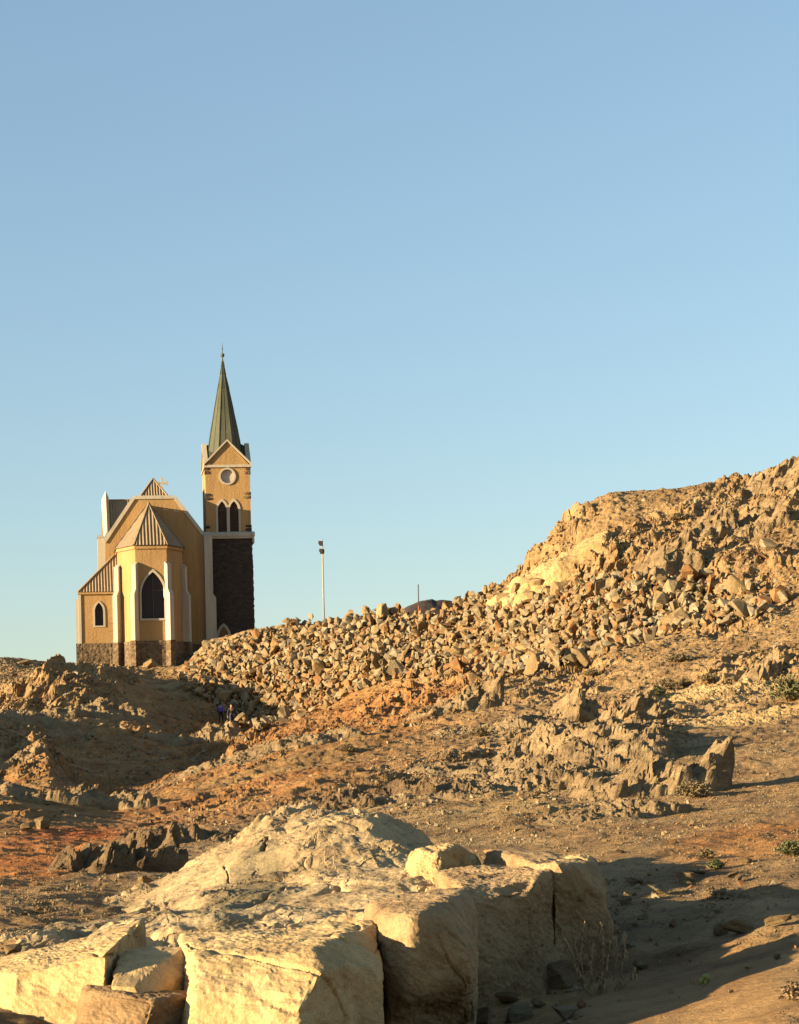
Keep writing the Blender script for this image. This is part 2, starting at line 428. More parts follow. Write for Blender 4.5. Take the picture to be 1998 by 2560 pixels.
# ------------------------------------------------------------------ building materials
def plaster(name, col, scale=6.0, bd=0.02, s=0.7, var=0.12):
    m, t, b = mat_new(name)
    v = coords(t)
    n = noise_node(t, v, scale, 6, 0.7)
    n2 = noise_node(t, mapping(t, v, (1, 1, 0.25)), 0.7, 4, 0.6)
    c = ramp(t, n2, [(0.3, tuple(x * (1 - var) for x in col)), (0.7, tuple(x * (1 + var * .5) for x in col))])
    c = mix(t, 0.5, c, ramp(t, n, [(0.3, (0.82, 0.8, 0.76)), (0.6, (1.05, 1.05, 1.05))]), 'MULTIPLY')
    n3 = noise_node(t, mapping(t, v, (1, 1, 0.07)), 2.6, 5, 0.65)
    c = mix(t, 0.7, c, ramp(t, n3, [(0.34, (0.80, 0.77, 0.72)), (0.5, (1, 1, 1)), (0.7, (1.07, 1.06, 1.04))]), 'MULTIPLY')
    t.links.new(c, b.inputs["Base Color"])
    bump(t, b, n, s, bd)
    return m
M['ochre'] = plaster('ochre roughcast', (0.325, 0.20, 0.083), 5.0, 0.05, 0.9)
M['trim'] = plaster('cream trim', (0.37, 0.325, 0.245), 9.0, 0.01, 0.4, 0.08)
M['roof'] = plaster('painted corrugated iron', (0.22, 0.163, 0.10), 3.0, 0.005, 0.3, 0.15)
M['copper'] = plaster('green copper sheet', (0.082, 0.085, 0.058), 2.0, 0.01, 0.3, 0.25)
M['copper_dark'] = plaster('dark copper seam', (0.05, 0.05, 0.032), 2.0, 0.01, 0.3, 0.2)
M['louver'] = plaster('red brown louver', (0.10, 0.06, 0.045), 8.0, 0.01, 0.3, 0.1)
M['disc'] = plaster('white roundel', (0.38, 0.35, 0.30), 4.0, 0.005, 0.3, 0.05)
M['door'] = plaster('brown door', (0.17, 0.10, 0.05), 8.0, 0.01, 0.3, 0.1)
def masonry(name, c1, c2, scale, bd):
    m, t, b = mat_new(name)
    v = coords(t)
    vo = t.nodes.new("ShaderNodeTexVoronoi"); vo.inputs["Scale"].default_value = scale
    t.links.new(mapping(t, v, (1, 1, 1.5)), vo.inputs["Vector"])
    n = noise_node(t, v, scale * 1.6, 6, 0.65)
    c = ramp(t, vo.outputs["Color"], [(0.15, c1), (0.85, c2)])
    c = mix(t, 0.8, c, ramp(t, n, [(0.3, (0.7, 0.68, 0.64)), (0.65, (1.15, 1.12, 1.1))]), 'MULTIPLY')
    t.links.new(c, b.inputs["Base Color"])
    p = bump(t, b, vo.outputs["Distance"], 0.9, -bd)
    bump(t, b, n, 0.8, bd * 0.7, p)
    return m
M['plinth'] = masonry('rubble plinth stone', (0.085, 0.06, 0.036), (0.16, 0.115, 0.068), 2.6, 0.12)
M['dark_stone'] = masonry('dark tower stone', (0.034, 0.027, 0.022), (0.056, 0.044, 0.034), 2.8, 0.06)
m, t, b = mat_new('dark leaded glass')
b.inputs["Base Color"].default_value = (0.02, 0.016, 0.017, 1); b.inputs["Roughness"].default_value = 0.35
bump(t, b, noise_node(t, coords(t), 5, 3, 0.5), 0.25, 0.02)
M['glass'] = m
m, t, b = mat_new('grey lead bar'); b.inputs["Base Color"].default_value = (0.085, 0.065, 0.055, 1); M['lead'] = m

CH_PX, CH_PY, CH_D = 382.0, 1601.6, 190.0
CH0 = P(CH_PX, CH_PY, CH_D)
CH_RZ = R(3.5)
church = tag(empty("church", CH0, CH_RZ), "yellow ochre church with cream trim, stone base and dark spired tower on the hilltop", "church")
_inv = (Matrix.Translation(CH0) @ Matrix.Rotation(CH_RZ, 4, 'Z')).inverted()
def C(px, py, back=0.0):
    """church coordinates (x right, y back, z up from the plinth top) of a picture point lying `back` metres behind the apse front"""
    d = CH_D + back
    for _ in range(3):
        q = _inv @ P(px, py, d); d += back - q.y
    return _inv @ P(px, py, d)
def Z1(zx, zy, back=0.0):   # measured in an enlargement of the church
    return C(150 + zx * 550 / 1705, 1150 + zy * 550 / 1705, back)
def part(name, bm, mat, parent=church, smooth=False): return bm_obj(name, bm, mat, parent, smooth)

def prism(bm, pts, vec):
    """closed solid: planar polygon swept along vec"""
    a = [bm.verts.new(p) for p in pts]; c = [bm.verts.new(Vector(p) + Vector(vec)) for p in pts]
    n = len(pts)
    bm.faces.new(a); bm.faces.new(c[::-1])
    for i in range(n): bm.faces.new((a[i], a[(i + 1) % n], c[(i + 1) % n], c[i]))
def box(bm, x0, x1, y0, y1, z0, z1):
    prism(bm, [(x0, y0, z0), (x1, y0, z0), (x1, y0, z1), (x0, y0, z1)], (0, y1 - y0, 0))
def tube(bm, p0, p1, r0, r1=None, n=8):
    p0, p1 = Vector(p0), Vector(p1); r1 = r0 if r1 is None else r1
    ax = (p1 - p0).normalized(); e = ax.orthogonal().normalized(); f = ax.cross(e)
    a, c = [], []
    for k in range(n):
        q = e * math.cos(2 * math.pi * k / n) + f * math.sin(2 * math.pi * k / n)
        a.append(bm.verts.new(p0 + q * r0)); c.append(bm.verts.new(p1 + q * r1))
    for k in range(n): bm.faces.new((a[k], a[(k + 1) % n], c[(k + 1) % n], c[k]))
    bm.faces.new(a[::-1]); bm.faces.new(c)
def arch(cx, z0, w, zs, za, n=10):
    """pointed arch outline, counter-clockwise in (x, z)"""
    h = za - zs; hw = w / 2
    r = (h * h + hw * hw) / (2 * hw)       # both arcs centred on the springing line
    pts = [(cx - hw, z0), (cx + hw, z0)]
    th = math.asin(min(1, h / r)) if r > hw else math.pi / 2
    if r >= hw:
        for k in range(n + 1):
            a = th * k / n
            pts.append((cx + hw - r + r * math.cos(a), zs + r * math.sin(a)))
        for k in range(n - 1, -1, -1):
            a = th * k / n
            pts.append((cx - hw + r - r * math.cos(a), zs + r * math.sin(a)))
    return pts
def frame_at(origin, ang):
    """wall frame: local (s along the wall to the right, out towards the viewer, z) turned by ang about z"""
    return Matrix.Translation(origin) @ Matrix.Rotation(ang, 4, 'Z')
def wall_holes(bm, outer, holes, y, reveal, mtx=Matrix()):
    """wall face at y with openings and their reveals going back (+y)"""
    loops = [[Vector((p[0], y, p[1])) for p in outer]] + [[Vector((p[0], y, p[1])) for p in h] for h in holes]
    flat = [v for l in loops for v in l]
    vs = [bm.verts.new(mtx @ v) for v in flat]
    for tri in tessellate_polygon(loops):
        try: bm.faces.new([vs[i] for i in tri])
        except ValueError: pass
    k = len(outer)
    for h in holes:
        f = vs[k:k + len(h)]; k += len(h)
        bk = [bm.verts.new(mtx @ Vector((p[0], y + reveal, p[1]))) for p in h]
        for i in range(len(h)):
            bm.faces.new((f[i], f[(i + 1) % len(h)], bk[(i + 1) % len(h)], bk[i]))
def ring(bm, outer, inner, y0, y1, mtx=Matrix()):
    """flat frame between two outlines with the same number of points, from y0 (front) to y1"""
    n = len(outer); V = []
    for pts, y in ((outer, y0), (inner, y0), (outer, y1), (inner, y1)):
        V.append([bm.verts.new(mtx @ Vector((p[0], y, p[1]))) for p in pts])
    for i in range(n):
        j = (i + 1) % n
        bm.faces.new((V[0][i], V[0][j], V[1][j], V[1][i]))
        bm.faces.new((V[0][i], V[2][i], V[2][j], V[0][j]))
        bm.faces.new((V[1][i], V[1][j], V[3][j], V[3][i]))
        bm.faces.new((V[2][i], V[3][i], V[3][j], V[2][j]))
def poly(bm, pts, y, mtx=Matrix()):
    bm.faces.new([bm.verts.new(mtx @ Vector((p[0], y, p[1]))) for p in pts])
def corrugated(bm, pts, eave, spacing=0.29, amp=0.055, sub=6, thick=0.04):
    """ribbed metal sheet filling a convex 3-D polygon, ribs running at right angles to the eave direction"""
    pts = [Vector(p) for p in pts]; e = Vector(eave).normalized()
    n = (pts[1] - pts[0]).cross(pts[2] - pts[0]).normalized()
    if n.z < 0: n = -n
    s = n.cross(e).normalized()
    if s.z < 0: s = -s
    o = pts[0]
    q = [((p - o).dot(e), (p - o).dot(s)) for p in pts]
    x0, x1 = min(a for a, _ in q), max(a for a, _ in q)
    step = spacing / sub; k = int((x1 - x0) / step)
    rows = []
    for i in range(k + 1):
        x = x0 + (x1 - x0) * (i / k); x = min(max(x, x0 + 1e-4), x1 - 1e-4)
        ys = []
        for (ax, ay), (bx, by) in zip(q, q[1:] + q[:1]):
            if (ax - x) * (bx - x) <= 0 and abs(ax - bx) > 1e-9:
                ys.append(ay + (by - ay) * (x - ax) / (bx - ax))
        if len(ys) < 2: continue
        ph = (i / sub) % 1.0
        h = amp * (0.5 + 0.5 * math.cos(2 * math.pi * ph)) ** 1.6
        off = n * (h + 0.01)
        rows.append((bm.verts.new(o + e * x + s * min(ys) + off), bm.verts.new(o + e * x + s * max(ys) + off)))
    for a, c in zip(rows, rows[1:]): bm.faces.new((a[0], c[0], c[1], a[1]))
    # flat underside so the sheet is closed from below
    bm.faces.new([bm.verts.new(p - n * thick) for p in pts])
def strip(bm, p0, p1, w, h, up=Vector((0, 0, 1))):
    """square bar from p0 to p1"""
    p0, p1 = Vector(p0), Vector(p1); ax = (p1 - p0).normalized(); sd = ax.cross(up).normalized(); u = sd.cross(ax)
    prism(bm, [p0 - sd * w / 2 - u * h / 2, p0 + sd * w / 2 - u * h / 2, p0 + sd * w / 2 + u * h / 2, p0 - sd * w / 2 + u * h / 2], p1 - p0)

ZB = -3.6      # buried foot of the plinth
# --- apse: half of a polygon standing in front of the east gable (y = 0 front, y = 5 gable wall)
GW = 5.0
AX = 1.50; AX2 = 3.12; AY = 2.3
zt = Z1(720, 662, 0).z
foot = [(-AX2, GW), (-AX2, AY), (-AX, 0), (AX, 0), (AX2, AY), (AX2, GW)]
bm = bmesh.new()
w0, w1 = Z1(636, 1228).x, Z1(818, 1228).x
wcx = (w0 + w1) / 2; ww = w1 - w0
wz0, wza = Z1(720, 1228).z, Z1(715, 868).z
wzs = wza - ww * 0.98
ap_in = arch(wcx, wz0, ww, wzs, wza, 14); ap_out = arch(wcx, wz0 - 0.20, ww + 0.36, wzs, wza + 0.26, 14)
wall_holes(bm, [(-AX, 0.0), (AX, 0.0), (AX, zt), (-AX, zt)], [ap_in], 0.0, 0.35)
for (x0, y0), (x1, y1) in ((foot[0], foot[1]), (foot[1], foot[2]), (foot[3], foot[4]), (foot[4], foot[5])):
    bm.faces.new([bm.verts.new(v) for v in ((x0, y0, 0), (x1, y1, 0), (x1, y1, zt), (x0, y0, zt))])
part("apse_wall", bm, M['ochre'])
bm = bmesh.new()
def offset_foot(d): 
    return [(-AX2 - d, GW), (-AX2 - d, AY - d * .35), (-AX - d * .55, -d), (AX + d * .55, -d), (AX2 + d, AY - d * .35), (AX2 + d, GW)]
prism(bm, [(x, y, zt - 0.32) for x, y in offset_foot(0.13)], (0, 0, 0.30))
part("apse_cornice", bm, M['ochre'])
win = bmesh.new(); ring(win, ap_out, ap_in, -0.10, 0.0); 
wf = part("apse_window", win, M['trim'])
bm = bmesh.new(); poly(bm, ap_in, 0.33); pane = part("pane", bm, M['glass'], wf)
bm = bmesh.new()
box(bm, wcx - 0.025, wcx + 0.025, 0.27, 0.31, wz0, wza - 0.1)
zb = Z1(720, 1008).z
box(bm, wcx + 0.03, wcx + ww / 2, 0.26, 0.30, zb - 0.02, zb + 0.03)
for k in range(0):
    box(bm, wcx - ww / 2, wcx + ww / 2, 0.28, 0.32, wz0 + k * 0.55 - 0.012, wz0 + k * 0.55 + 0.012)
part("bar", bm, M['lead'], wf)

# plinth of apse
bm = bmesh.new()
prism(bm, [(x, y, ZB) for x, y in offset_foot(0.12)], (0, 0, -ZB - 0.004))
part("apse_plinth", bm, M['plinth'])

# apse roof: three hips and a short ridge back to the gable
ev = offset_foot(0.26); zr0 = zt + 0.0
apx = Z1(717, 336, 2.7); AP = Vector((0.0, 2.7, apx.z)); RB = Vector((0, GW, apx.z))
E = [Vector((x, y, zr0)) for x, y in ev]
bm = bmesh.new()
corrugated(bm, [E[2], E[3], AP], (1, 0, 0), 0.33, 0.075)
corrugated(bm, [E[1], E[2], AP], E[2] - E[1], 0.30, 0.05)
corrugated(bm, [E[3], E[4], AP], E[4] - E[3], 0.30, 0.05)
corrugated(bm, [E[0], E[1], AP, RB], (0, 1, 0), 0.30, 0.05)
corrugated(bm, [E[4], E[5], RB, AP], (0, 1, 0), 0.30, 0.05)
ar = part("apse_roof", bm, M['roof'])
bm = bmesh.new()
for q in (E[1], E[2], E[3], E[4]): strip(bm, q + Vector((0, 0, .08)), AP + Vector((0, 0, .10)), 0.17, 0.10)
strip(bm, AP + Vector((0, 0, .10)), RB + Vector((0, 0, .10)), 0.2, 0.12)
part("ridge_cap", bm, M['roof'], ar)

# --- buttresses
def buttress(px, py, ang, w, stages, zbase, mat=M['trim']):
    """stages: list of (ztop, depth) from the top down; sloping weathering between them"""
    prof = [(0.0, stages[0][0] + 0.28)]
    for k, (z, d) in enumerate(stages):
        prof += [(-d, z)]
        if k + 1 < len(stages):
            zn = stages[k + 1][0]
            prof += [(-d, zn + (stages[k + 1][1] - d) * 1.5)]
    prof += [(-stages[-1][1], zbase), (0.35, zbase), (0.35, stages[0][0] + 0.28)]
    b_ = bmesh.new(); m_ = frame_at((px, py, 0), ang)
    prism(b_, [m_ @ Vector((-w / 2, y, z)) for y, z in prof], (m_.to_3x3() @ Vector((w, 0, 0))))
    # small drips under the weatherings
    for z, d in stages:
        a_ = [m_ @ Vector((x, y, zz)) for x, y, zz in ((-w / 2 - .04, -d - .05, z - .06), (w / 2 + .04, -d - .05, z - .06), (w / 2 + .04, -d - .05, z), (-w / 2 - .04, -d - .05, z))]
        prism(b_, a_, m_.to_3x3() @ Vector((0, 0.18, 0)))
    o_ = part("buttress", b_, mat)
    b_ = bmesh.new(); d = stages[-1][1]
    prism(b_, [m_ @ Vector((-w / 2 - .06, -d - .06, ZB)), m_ @ Vector((w / 2 + .06, -d - .06, ZB)), m_ @ Vector((w / 2 + .06, -d - .06, zbase - .01)), m_ @ Vector((-w / 2 - .06, -d - .06, zbase - .01))],
          m_.to_3x3() @ Vector((0, d + .3, 0)))
    part("buttress_base", b_, M['plinth'], o_)
    return o_
zu, zl = Z1(850, 812).z, Z1(850, 1040).z
stg = [(zu, 0.42), (zl, 0.78)]
buttress(-AX, 0.0, R(-29), 0.44, stg, 0.0)
buttress(AX, 0.0, R(29), 0.44, stg, 0.0)
zu2, zl2 = Z1(985, 825, 2).z, Z1(1010, 1050, 2).z
buttress(-AX2 + .05, AY - .15, R(-33), 0.50, [(zu2, 0.45), (zl2, 0.80)], 0.0)
buttress(AX2, AY, R(62), 0.46, [(zu2, 0.38), (zl2, 0.72)], 0.0)

# --- east gable with clipped top, nave behind
gl = [Z1(350, 640, GW), Z1(575, 300, GW), Z1(885, 290, GW), Z1(1113, 600, GW)]
xl, xr = gl[0].x - 0.02, gl[3].x + 0.02
zc = (gl[1].z + gl[2].z) / 2
bm = bmesh.new()
gp = [(xl, 0.0), (xr + 0.1, 0.0), (xr + 0.1, gl[3].z), (gl[2].x, zc), (gl[1].x, zc), (xl, gl[0].z)]
prism(bm, [(x, GW, z) for x, z in gp], (0, 0.55, 0))
# nave side walls
NL = 24.0
box(bm, xl, xl + 0.4, GW + 0.55, GW + NL, 0, gl[0].z - 0.4)
box(bm, xr - 0.3, xr + 0.1, GW + 0.55, GW + NL, 0, gl[0].z - 0.4)
part("nave_wall", bm, M['ochre'])
bm = bmesh.new()
cp = [Vector((x, GW + 0.2, z)) for x, z in gp[2:]]
for a, c in zip(cp, cp[1:]):
    dv = (c - a).normalized(); nrm = Vector((-dv.z, 0, dv.x)); nrm = nrm if nrm.z > 0 else -nrm
    a2, c2 = a - dv * 0.0, c + dv * 0.0
    prism(bm, [a2 + Vector((0, -0.32, 0)) - nrm * .10, c2 + Vector((0, -0.32, 0)) - nrm * .10, c2 + Vector((0, -0.32, 0)) + nrm * .24, a2 + Vector((0, -0.32, 0)) + nrm * .24], (0, 0.75, 0))
part("gable_coping", bm, M['trim'])
bm = bmesh.new(); box(bm, xl - .12, xr + .22, GW - .12, GW + NL + .1, ZB, -0.006); part("nave_plinth", bm, M['plinth'])
# main roof and its hip
hb0, hb1 = Z1(618, 292, GW + .5), Z1(842, 287, GW + .5)
hy = GW + 2.6
ha = Z1(730, 148, hy)
HX = (hb0.x + hb1.x) / 2
hipA = Vector((HX, hy, ha.z))
bm = bmesh.new()
bz = zc - 0.05
corrugated(bm, [Vector((hb0.x - .12, GW + .5, bz)), Vector((hb1.x + .12, GW + .5, bz)), hipA], (1, 0, 0), 0.27, 0.07)
rend = Vector((HX, GW + NL, ha.z)); hw0 = abs(HX - hb0.x) + .12; slope = (hipA.z - bz) / hw0
el_ = gl[0].z - 0.5; xe = (hipA.z - el_) / slope
corrugated(bm, [Vector((HX - hw0, GW + .5, bz)), hipA, rend, Vector((HX - xe, GW + NL, el_)), Vector((HX - xe, GW + .5, el_))], (0, 1, 0), 0.3, 0.05)
corrugated(bm, [Vector((HX + hw0, GW + .5, bz)), hipA, rend, Vector((HX + xe, GW + NL, el_)), Vector((HX + xe, GW + .5, el_))], (0, 1, 0), 0.3, 0.05)
nr = part("nave_roof", bm, M['roof'])
bm = bmesh.new()
for sx_ in (-1, 1): strip(bm, Vector((HX + sx_ * hw0, GW + .5, bz + .1)), hipA + Vector((0, 0, .08)), 0.15, 0.1)
strip(bm, hipA + Vector((0, 0, .08)), rend + Vector((0, 0, .08)), 0.18, 0.1)
part("ridge_cap", bm, M['roof'], nr)
# west gable wall that carries the stone cross
bm = bmesh.new()
prism(bm, [(HX - xe, GW + NL, 0), (HX + xe, GW + NL, 0), (HX + xe, GW + NL, el_), (HX, GW + NL, ha.z + .3), (HX - xe, GW + NL, el_)], (0, .5, 0))
part("west_wall", bm, M['ochre'])
cc = Z1(793, 176, GW + NL)
bm = bmesh.new()
cx_, cz_ = cc.x, cc.z; yb = GW + NL + .1
box(bm, cx_ - .10, cx_ + .10, yb, yb + .22, ha.z - 1.5, cz_ + .42)
box(bm, cx_ - .50, cx_ + .50, yb + .003, yb + .217, cz_ - .10, cz_ + .10)
for ox, oz in ((-.5, 0), (.5, 0), (0, .45)):
    vs = [(cx_ + ox + .19 * math.cos(k * math.pi / 6), yb - .01, cz_ + oz + .19 * math.sin(k * math.pi / 6)) for k in range(12)]
    prism(bm, vs, (0, .24, 0))
part("stone_cross", bm, M['trim'])

# --- corner buttresses of the east gable
def pier(name, x0, x1, y0, y1, ztop, cap, steps=()):
    b_ = bmesh.new(); box(b_, x0, x1, y0, y1, 0, ztop)
    for xs, zs in steps:
        prism(b_, [(x1 - .002, y0 + .004, 0), (x1 + xs, y0 + .004, 0), (x1 + xs, y0 + .004, zs - xs * 1.4), (x1 - .002, y0 + .004, zs)], (0, y1 - y0 - .008, 0))
    o_ = part(name, b_, M['trim'])
    b_ = bmesh.new()
    xa, xb, ya, yb_ = x0 - .05, x1 + .05, y0 - .05, y1 + .05
    v = [b_.verts.new(q) for q in ((xa, ya, ztop + .004), (xb, ya, ztop + .004), (xb, yb_, ztop + .004), (xa, yb_, ztop + .004), (xa + .05, yb_ - .1, ztop + cap), (xb - .28, yb_ - .1, ztop + cap))]
    for f in ((0, 1, 5, 4), (1, 2, 5), (2, 3, 4, 5), (3, 0, 4), (3, 2, 1, 0)): b_.faces.new([v[i] for i in f])
    part("cap", b_, M['trim'], o_)
    b_ = bmesh.new(); ex = steps[-1][0] if steps else 0
    box(b_, x0 - .05, x1 + ex + .05, y0 - .06, y1, ZB, -.004); part("pier_base", b_, M['plinth'], o_)
rp0, rp1 = Z1(1113, 580, GW - .6), Z1(1174, 580, GW - .6)
s1 = Z1(1192, 850, GW - .6); s2 = Z1(1222, 1080, GW - .6)
pier("gable_pier", rp0.x + .05, rp1.x + .06, GW - .6, GW + .9, rp0.z, .48, ((s1.x - rp1.x - .16, s1.z + .3), (s2.x - rp1.x - .2, s2.z + .55)))
lp0, lp1 = Z1(291, 604, GW + .1), Z1(354, 604, GW + .1)
pier("gable_pier", lp0.x, lp1.x, GW + .1, GW + 1.2, lp0.z, .42)

# --- north transept: its gable end is seen edge-on at the left
ty0, ty1 = GW + 1.5, GW + 11.5; tyr = (ty0 + ty1) / 2
tp = Z1(345, 300, tyr); tx = Z1(349, 560, ty0).x
tr = Z1(440, 316, tyr).z
te = Z1(360, 600, ty0).z
bm = bmesh.new()
prism(bm, [(tx, ty0, 0), (tx, ty1, 0), (tx, ty1, te), (tx, tyr, tp.z), (tx, ty0, te)], (0.38, 0, 0))
box(bm, tx + .38, xl + 0.5, ty0, ty0 + .3, 0, te)
part("transept_wall", bm, M['ochre'])
bm = bmesh.new()
for a, c in (((tx + .17, ty0 - .1, te - .1), (tx + .17, tyr, tp.z)), ((tx + .17, tyr, tp.z), (tx + .17, ty1 + .1, te - .1))):
    a, c = Vector(a), Vector(c); dv = (c - a).normalized(); nrm = Vector((0, -dv.z, dv.y)); nrm = nrm if nrm.z > 0 else -nrm
    prism(bm, [a + Vector((-.36, 0, -.5)), a + Vector((.36, 0, -.3)), a + Vector((.36, 0, .12)), a + Vector((.06, 0, .8)), a + Vector((-.36, 0, -.1))], c - a)
part("transept_coping", bm, M['trim'])
bm = bmesh.new()
corrugated(bm, [(tx + .4, ty0, te), (HX, ty0, te), (HX, tyr, tr), (tx + .4, tyr, tr)], (1, 0, 0), 0.29, 0.06)
corrugated(bm, [(tx + .4, ty1, te), (HX, ty1, te), (HX, tyr, tr), (tx + .4, tyr, tr)], (1, 0, 0), 0.29, 0.06)
strip(bm, (tx + .4, tyr, tr + .08), (HX, tyr, tr + .08), .2, .12)
part("transept_roof", bm, M['roof'])
bm = bmesh.new(); box(bm, tx - .1, xl, ty0 - .1, ty1, ZB, -.008); part("transept_plinth", bm, M['plinth'])

# --- sacristy with hipped lean-to roof
ay = 2.1
a0, a1 = Z1(152, 1030, ay), Z1(470, 1020, ay)
aze = a0.z
bm = bmesh.new()
v0, v1 = Z1(273, 1285, ay), Z1(338, 1285, ay)
acx, aw = (v0.x + v1.x) / 2, v1.x - v0.x; az0, aza = v0.z, Z1(303, 1106, ay).z; azs = aza - aw * 1.02
ai = arch(acx, az0, aw, azs, aza, 10); ao = arch(acx, az0 - .15, aw + .38, azs, aza + .17, 10)
wall_holes(bm, [(a0.x, 0), (-AX2 + .05, 0), (-AX2 + .05, aze), (a0.x, aze)], [ai], ay, .28)
bm.faces.new([bm.verts.new(v) for v in ((a0.x, ay, 0), (a0.x, GW, 0), (a0.x, GW, aze), (a0.x, ay, aze))])
part("sacristy_wall", bm, M['ochre'])
bm = bmesh.new(); ring(bm, ao, ai, ay - .07, ay); awf = part("sacristy_window", bm, M['trim'])
bm = bmesh.new(); poly(bm, ai, ay + .26); part("pane", bm, M['glass'], awf)
bm = bmesh.new(); box(bm, a0.x - .12, -AX2, ay - .14, GW, ZB, -.010); part("sacristy_plinth", bm, M['plinth'])
pk = Z1(420, 745, GW - .02)
bm = bmesh.new()
e0 = Vector((a0.x - .12, ay - .16, aze + .04)); e1 = Vector((-AX2 + .02, ay - .16, aze + .04)); r1 = Vector((-AX2 + .02, GW - .02, pk.z)); r0 = Vector((pk.x, GW - .02, pk.z)); e2 = Vector((a0.x - .12, GW - .02, aze + .04))
corrugated(bm, [e0, e1, r1, r0], (1, 0, 0), 0.285, 0.075)
corrugated(bm, [e0, r0, e2], (0, 1, 0), 0.285, 0.06)
sr = part("sacristy_roof", bm, M['roof'])
bm = bmesh.new(); strip(bm, e0 + Vector((0, 0, .09)), r0 + Vector((0, 0, .09)), .2, .12); part("ridge_cap", bm, M['roof'], sr)
bm = bmesh.new(); box(bm, a0.x - .16, -AX2, ay - .2, ay - .003, aze - .17, aze + .02); part("sacristy_cornice", bm, M['ochre'])
bl0, bl1 = Z1(122, 1080, ay), Z1(150, 1080, ay)
bm = bmesh.new()
prism(bm, [(bl1.x + .12, ay + .1, 0), (bl0.x, ay + .1, 0), (bl0.x, ay + .1, bl0.z - .1), (bl1.x + .05, ay + .1, bl0.z + .32), (bl1.x + .12, ay + .1, bl0.z + .32)], (0, .55, 0))
box(bm, bl1.x - .07, bl1.x + .16, ay - .10, ay + .16, 0, aze - .2)
o = part("buttress", bm, M['trim'])
bm = bmesh.new(); box(bm, bl0.x - .05, bl1.x + .2, ay - .16, ay + .7, ZB, -.003); part("buttress_base", bm, M['plinth'], o)
# thin pipe frame before the sacristy wall
g0, g1, gz, gm = Z1(386, 1268, ay - .5), Z1(446, 1268, ay - .5), Z1(400, 1268, ay - .5).z, Z1(400, 1325, ay - .5).z
bm = bmesh.new()
tube(bm, (g0.x, ay - .5, ZB + 1), (g0.x, ay - .5, gz), .028)
tube(bm, (g1.x - .25, ay - .5, 0.1), (g1.x - .25, ay - .5, gz), .028)
tube(bm, (g0.x, ay - .5, gz), (g1.x - .25, ay - .5, gz), .028)
tube(bm, (g0.x, ay - .5, gm), (g1.x + .4, ay - .5, gm), .024)
part("pipe_rail", bm, M['roof'])

# ------------------------------------------------------------------ tower (front face 7.2 m behind the apse)
TY0 = 7.2
tl, trr = C(513.5, 1200, TY0).x, C(625.5, 1200, TY0).x
TW = trr - tl; TCX = (tl + trr) / 2; TY1 = TY0 + TW
zc0, zc1 = C(570, 1347, TY0).z, C(570, 1337, TY0).z      # belfry cornice
zg = C(568, 1163.5, TY0).z                               # foot of the gables
zga = C(564, 1104, TY0).z                                # gable tops
# dark stone shaft, its courses slightly uneven
bm = bmesh.new()
TS = 0.10
sx0, sx1 = tl - TS, C(632, 1420, TY0).x
nz = 58
rng = random.Random(5)
rows = []
for k in range(nz + 1):
    z = -2.6 + (zc0 + 2.6) * k / nz
    gr = 0.12 * (1 - k / nz)
    for zz in (z, z + (zc0 + 2.6) / nz * .86):
        if zz > zc0: continue
        j = [rng.uniform(-.035, .045) for _ in range(4)] if zz == z else j
        rows.append([bm.verts.new(q) for q in ((sx0 - gr - j[0], TY0 - TS - gr - j[1] * .4, zz), (sx1 + gr + j[2], TY0 - TS - gr - j[1] * .4, zz), (sx1 + gr + j[2], TY1 + TS + j[3], zz), (sx0 - gr - j[0], TY1 + TS + j[3], zz))])
for a, c in zip(rows, rows[1:]):
    for i in range(4): bm.faces.new((a[i], a[(i + 1) % 4], c[(i + 1) % 4], c[i]))
bm.faces.new(rows[-1])
part("tower_shaft", bm, M['dark_stone'])
bm = bmesh.new()
box(bm, sx0 - .16, sx1 + .18, TY0 - .30, TY1 + .3, zc0, zc0 + .22)
box(bm, sx0 - .22, sx1 + .26, TY0 - .38, TY1 + .38, zc0 + .22, zc1 + .06)
prism(bm, [(sx0 - .22, TY0 - .38, zc1 + .06), (sx1 + .26, TY0 - .38, zc1 + .06), (sx1 + .26, TY0 - .02, zc1 + .3), (sx0 - .22, TY0 - .02, zc1 + .3)], (0, .01, -.02))
box(bm, sx1 + .02, sx1 + .22, TY0 - .24, TY1 + .2, zc0 - .42, zc0 - .004)
part("tower_cornice", bm, M['trim'])
# belfry walls with openings
def Z3(zx, zy): return C(460 + zx / 7.28, 1090 + zy / 7.28, TY0)
l0, l1, r0_, r1_ = Z3(626, 1780).x, Z3(786, 1780).x, Z3(842, 1775).x, Z3(1002, 1770).x
bz0 = Z3(800, 1782).z; bza = Z3(800, 1190).z; bzs = Z3(800, 1345).z
la, ra = arch((l0 + l1) / 2, bz0, l1 - l0, bzs, bza), arch((r0_ + r1_) / 2, bz0, r1_ - r0_, bzs, bza)
rc = Z3(790, 735); rad = 17.2 / 26.2 * 1.04
circ = lambda r, n=32: [(rc.x + r * math.cos(2 * math.pi * k / n), rc.z + r * math.sin(2 * math.pi * k / n)) for k in range(n)]
bm = bmesh.new()
outer = [(tl, zc1), (trr, zc1), (trr, zg), (TCX, zga), (tl, zg)]
wall_holes(bm, outer, [la, ra, circ(rad)], TY0, .38)
for xx, yy0, yy1 in ((tl, TY1, TY0), (trr, TY0, TY1)):
    ym = (TY0 + TY1) / 2
    bm.faces.new([bm.verts.new(q) for q in ((xx, yy0, zc1), (xx, yy1, zc1), (xx, yy1, zg), (xx, ym, zga), (xx, yy0, zg))])
bm.faces.new([bm.verts.new(q) for q in ((tl, TY1, zc1), (trr, TY1, zc1), (trr, TY1, zg), (TCX, TY1, zga), (tl, TY1, zg))])
part("belfry_wall", bm, M['ochre'])
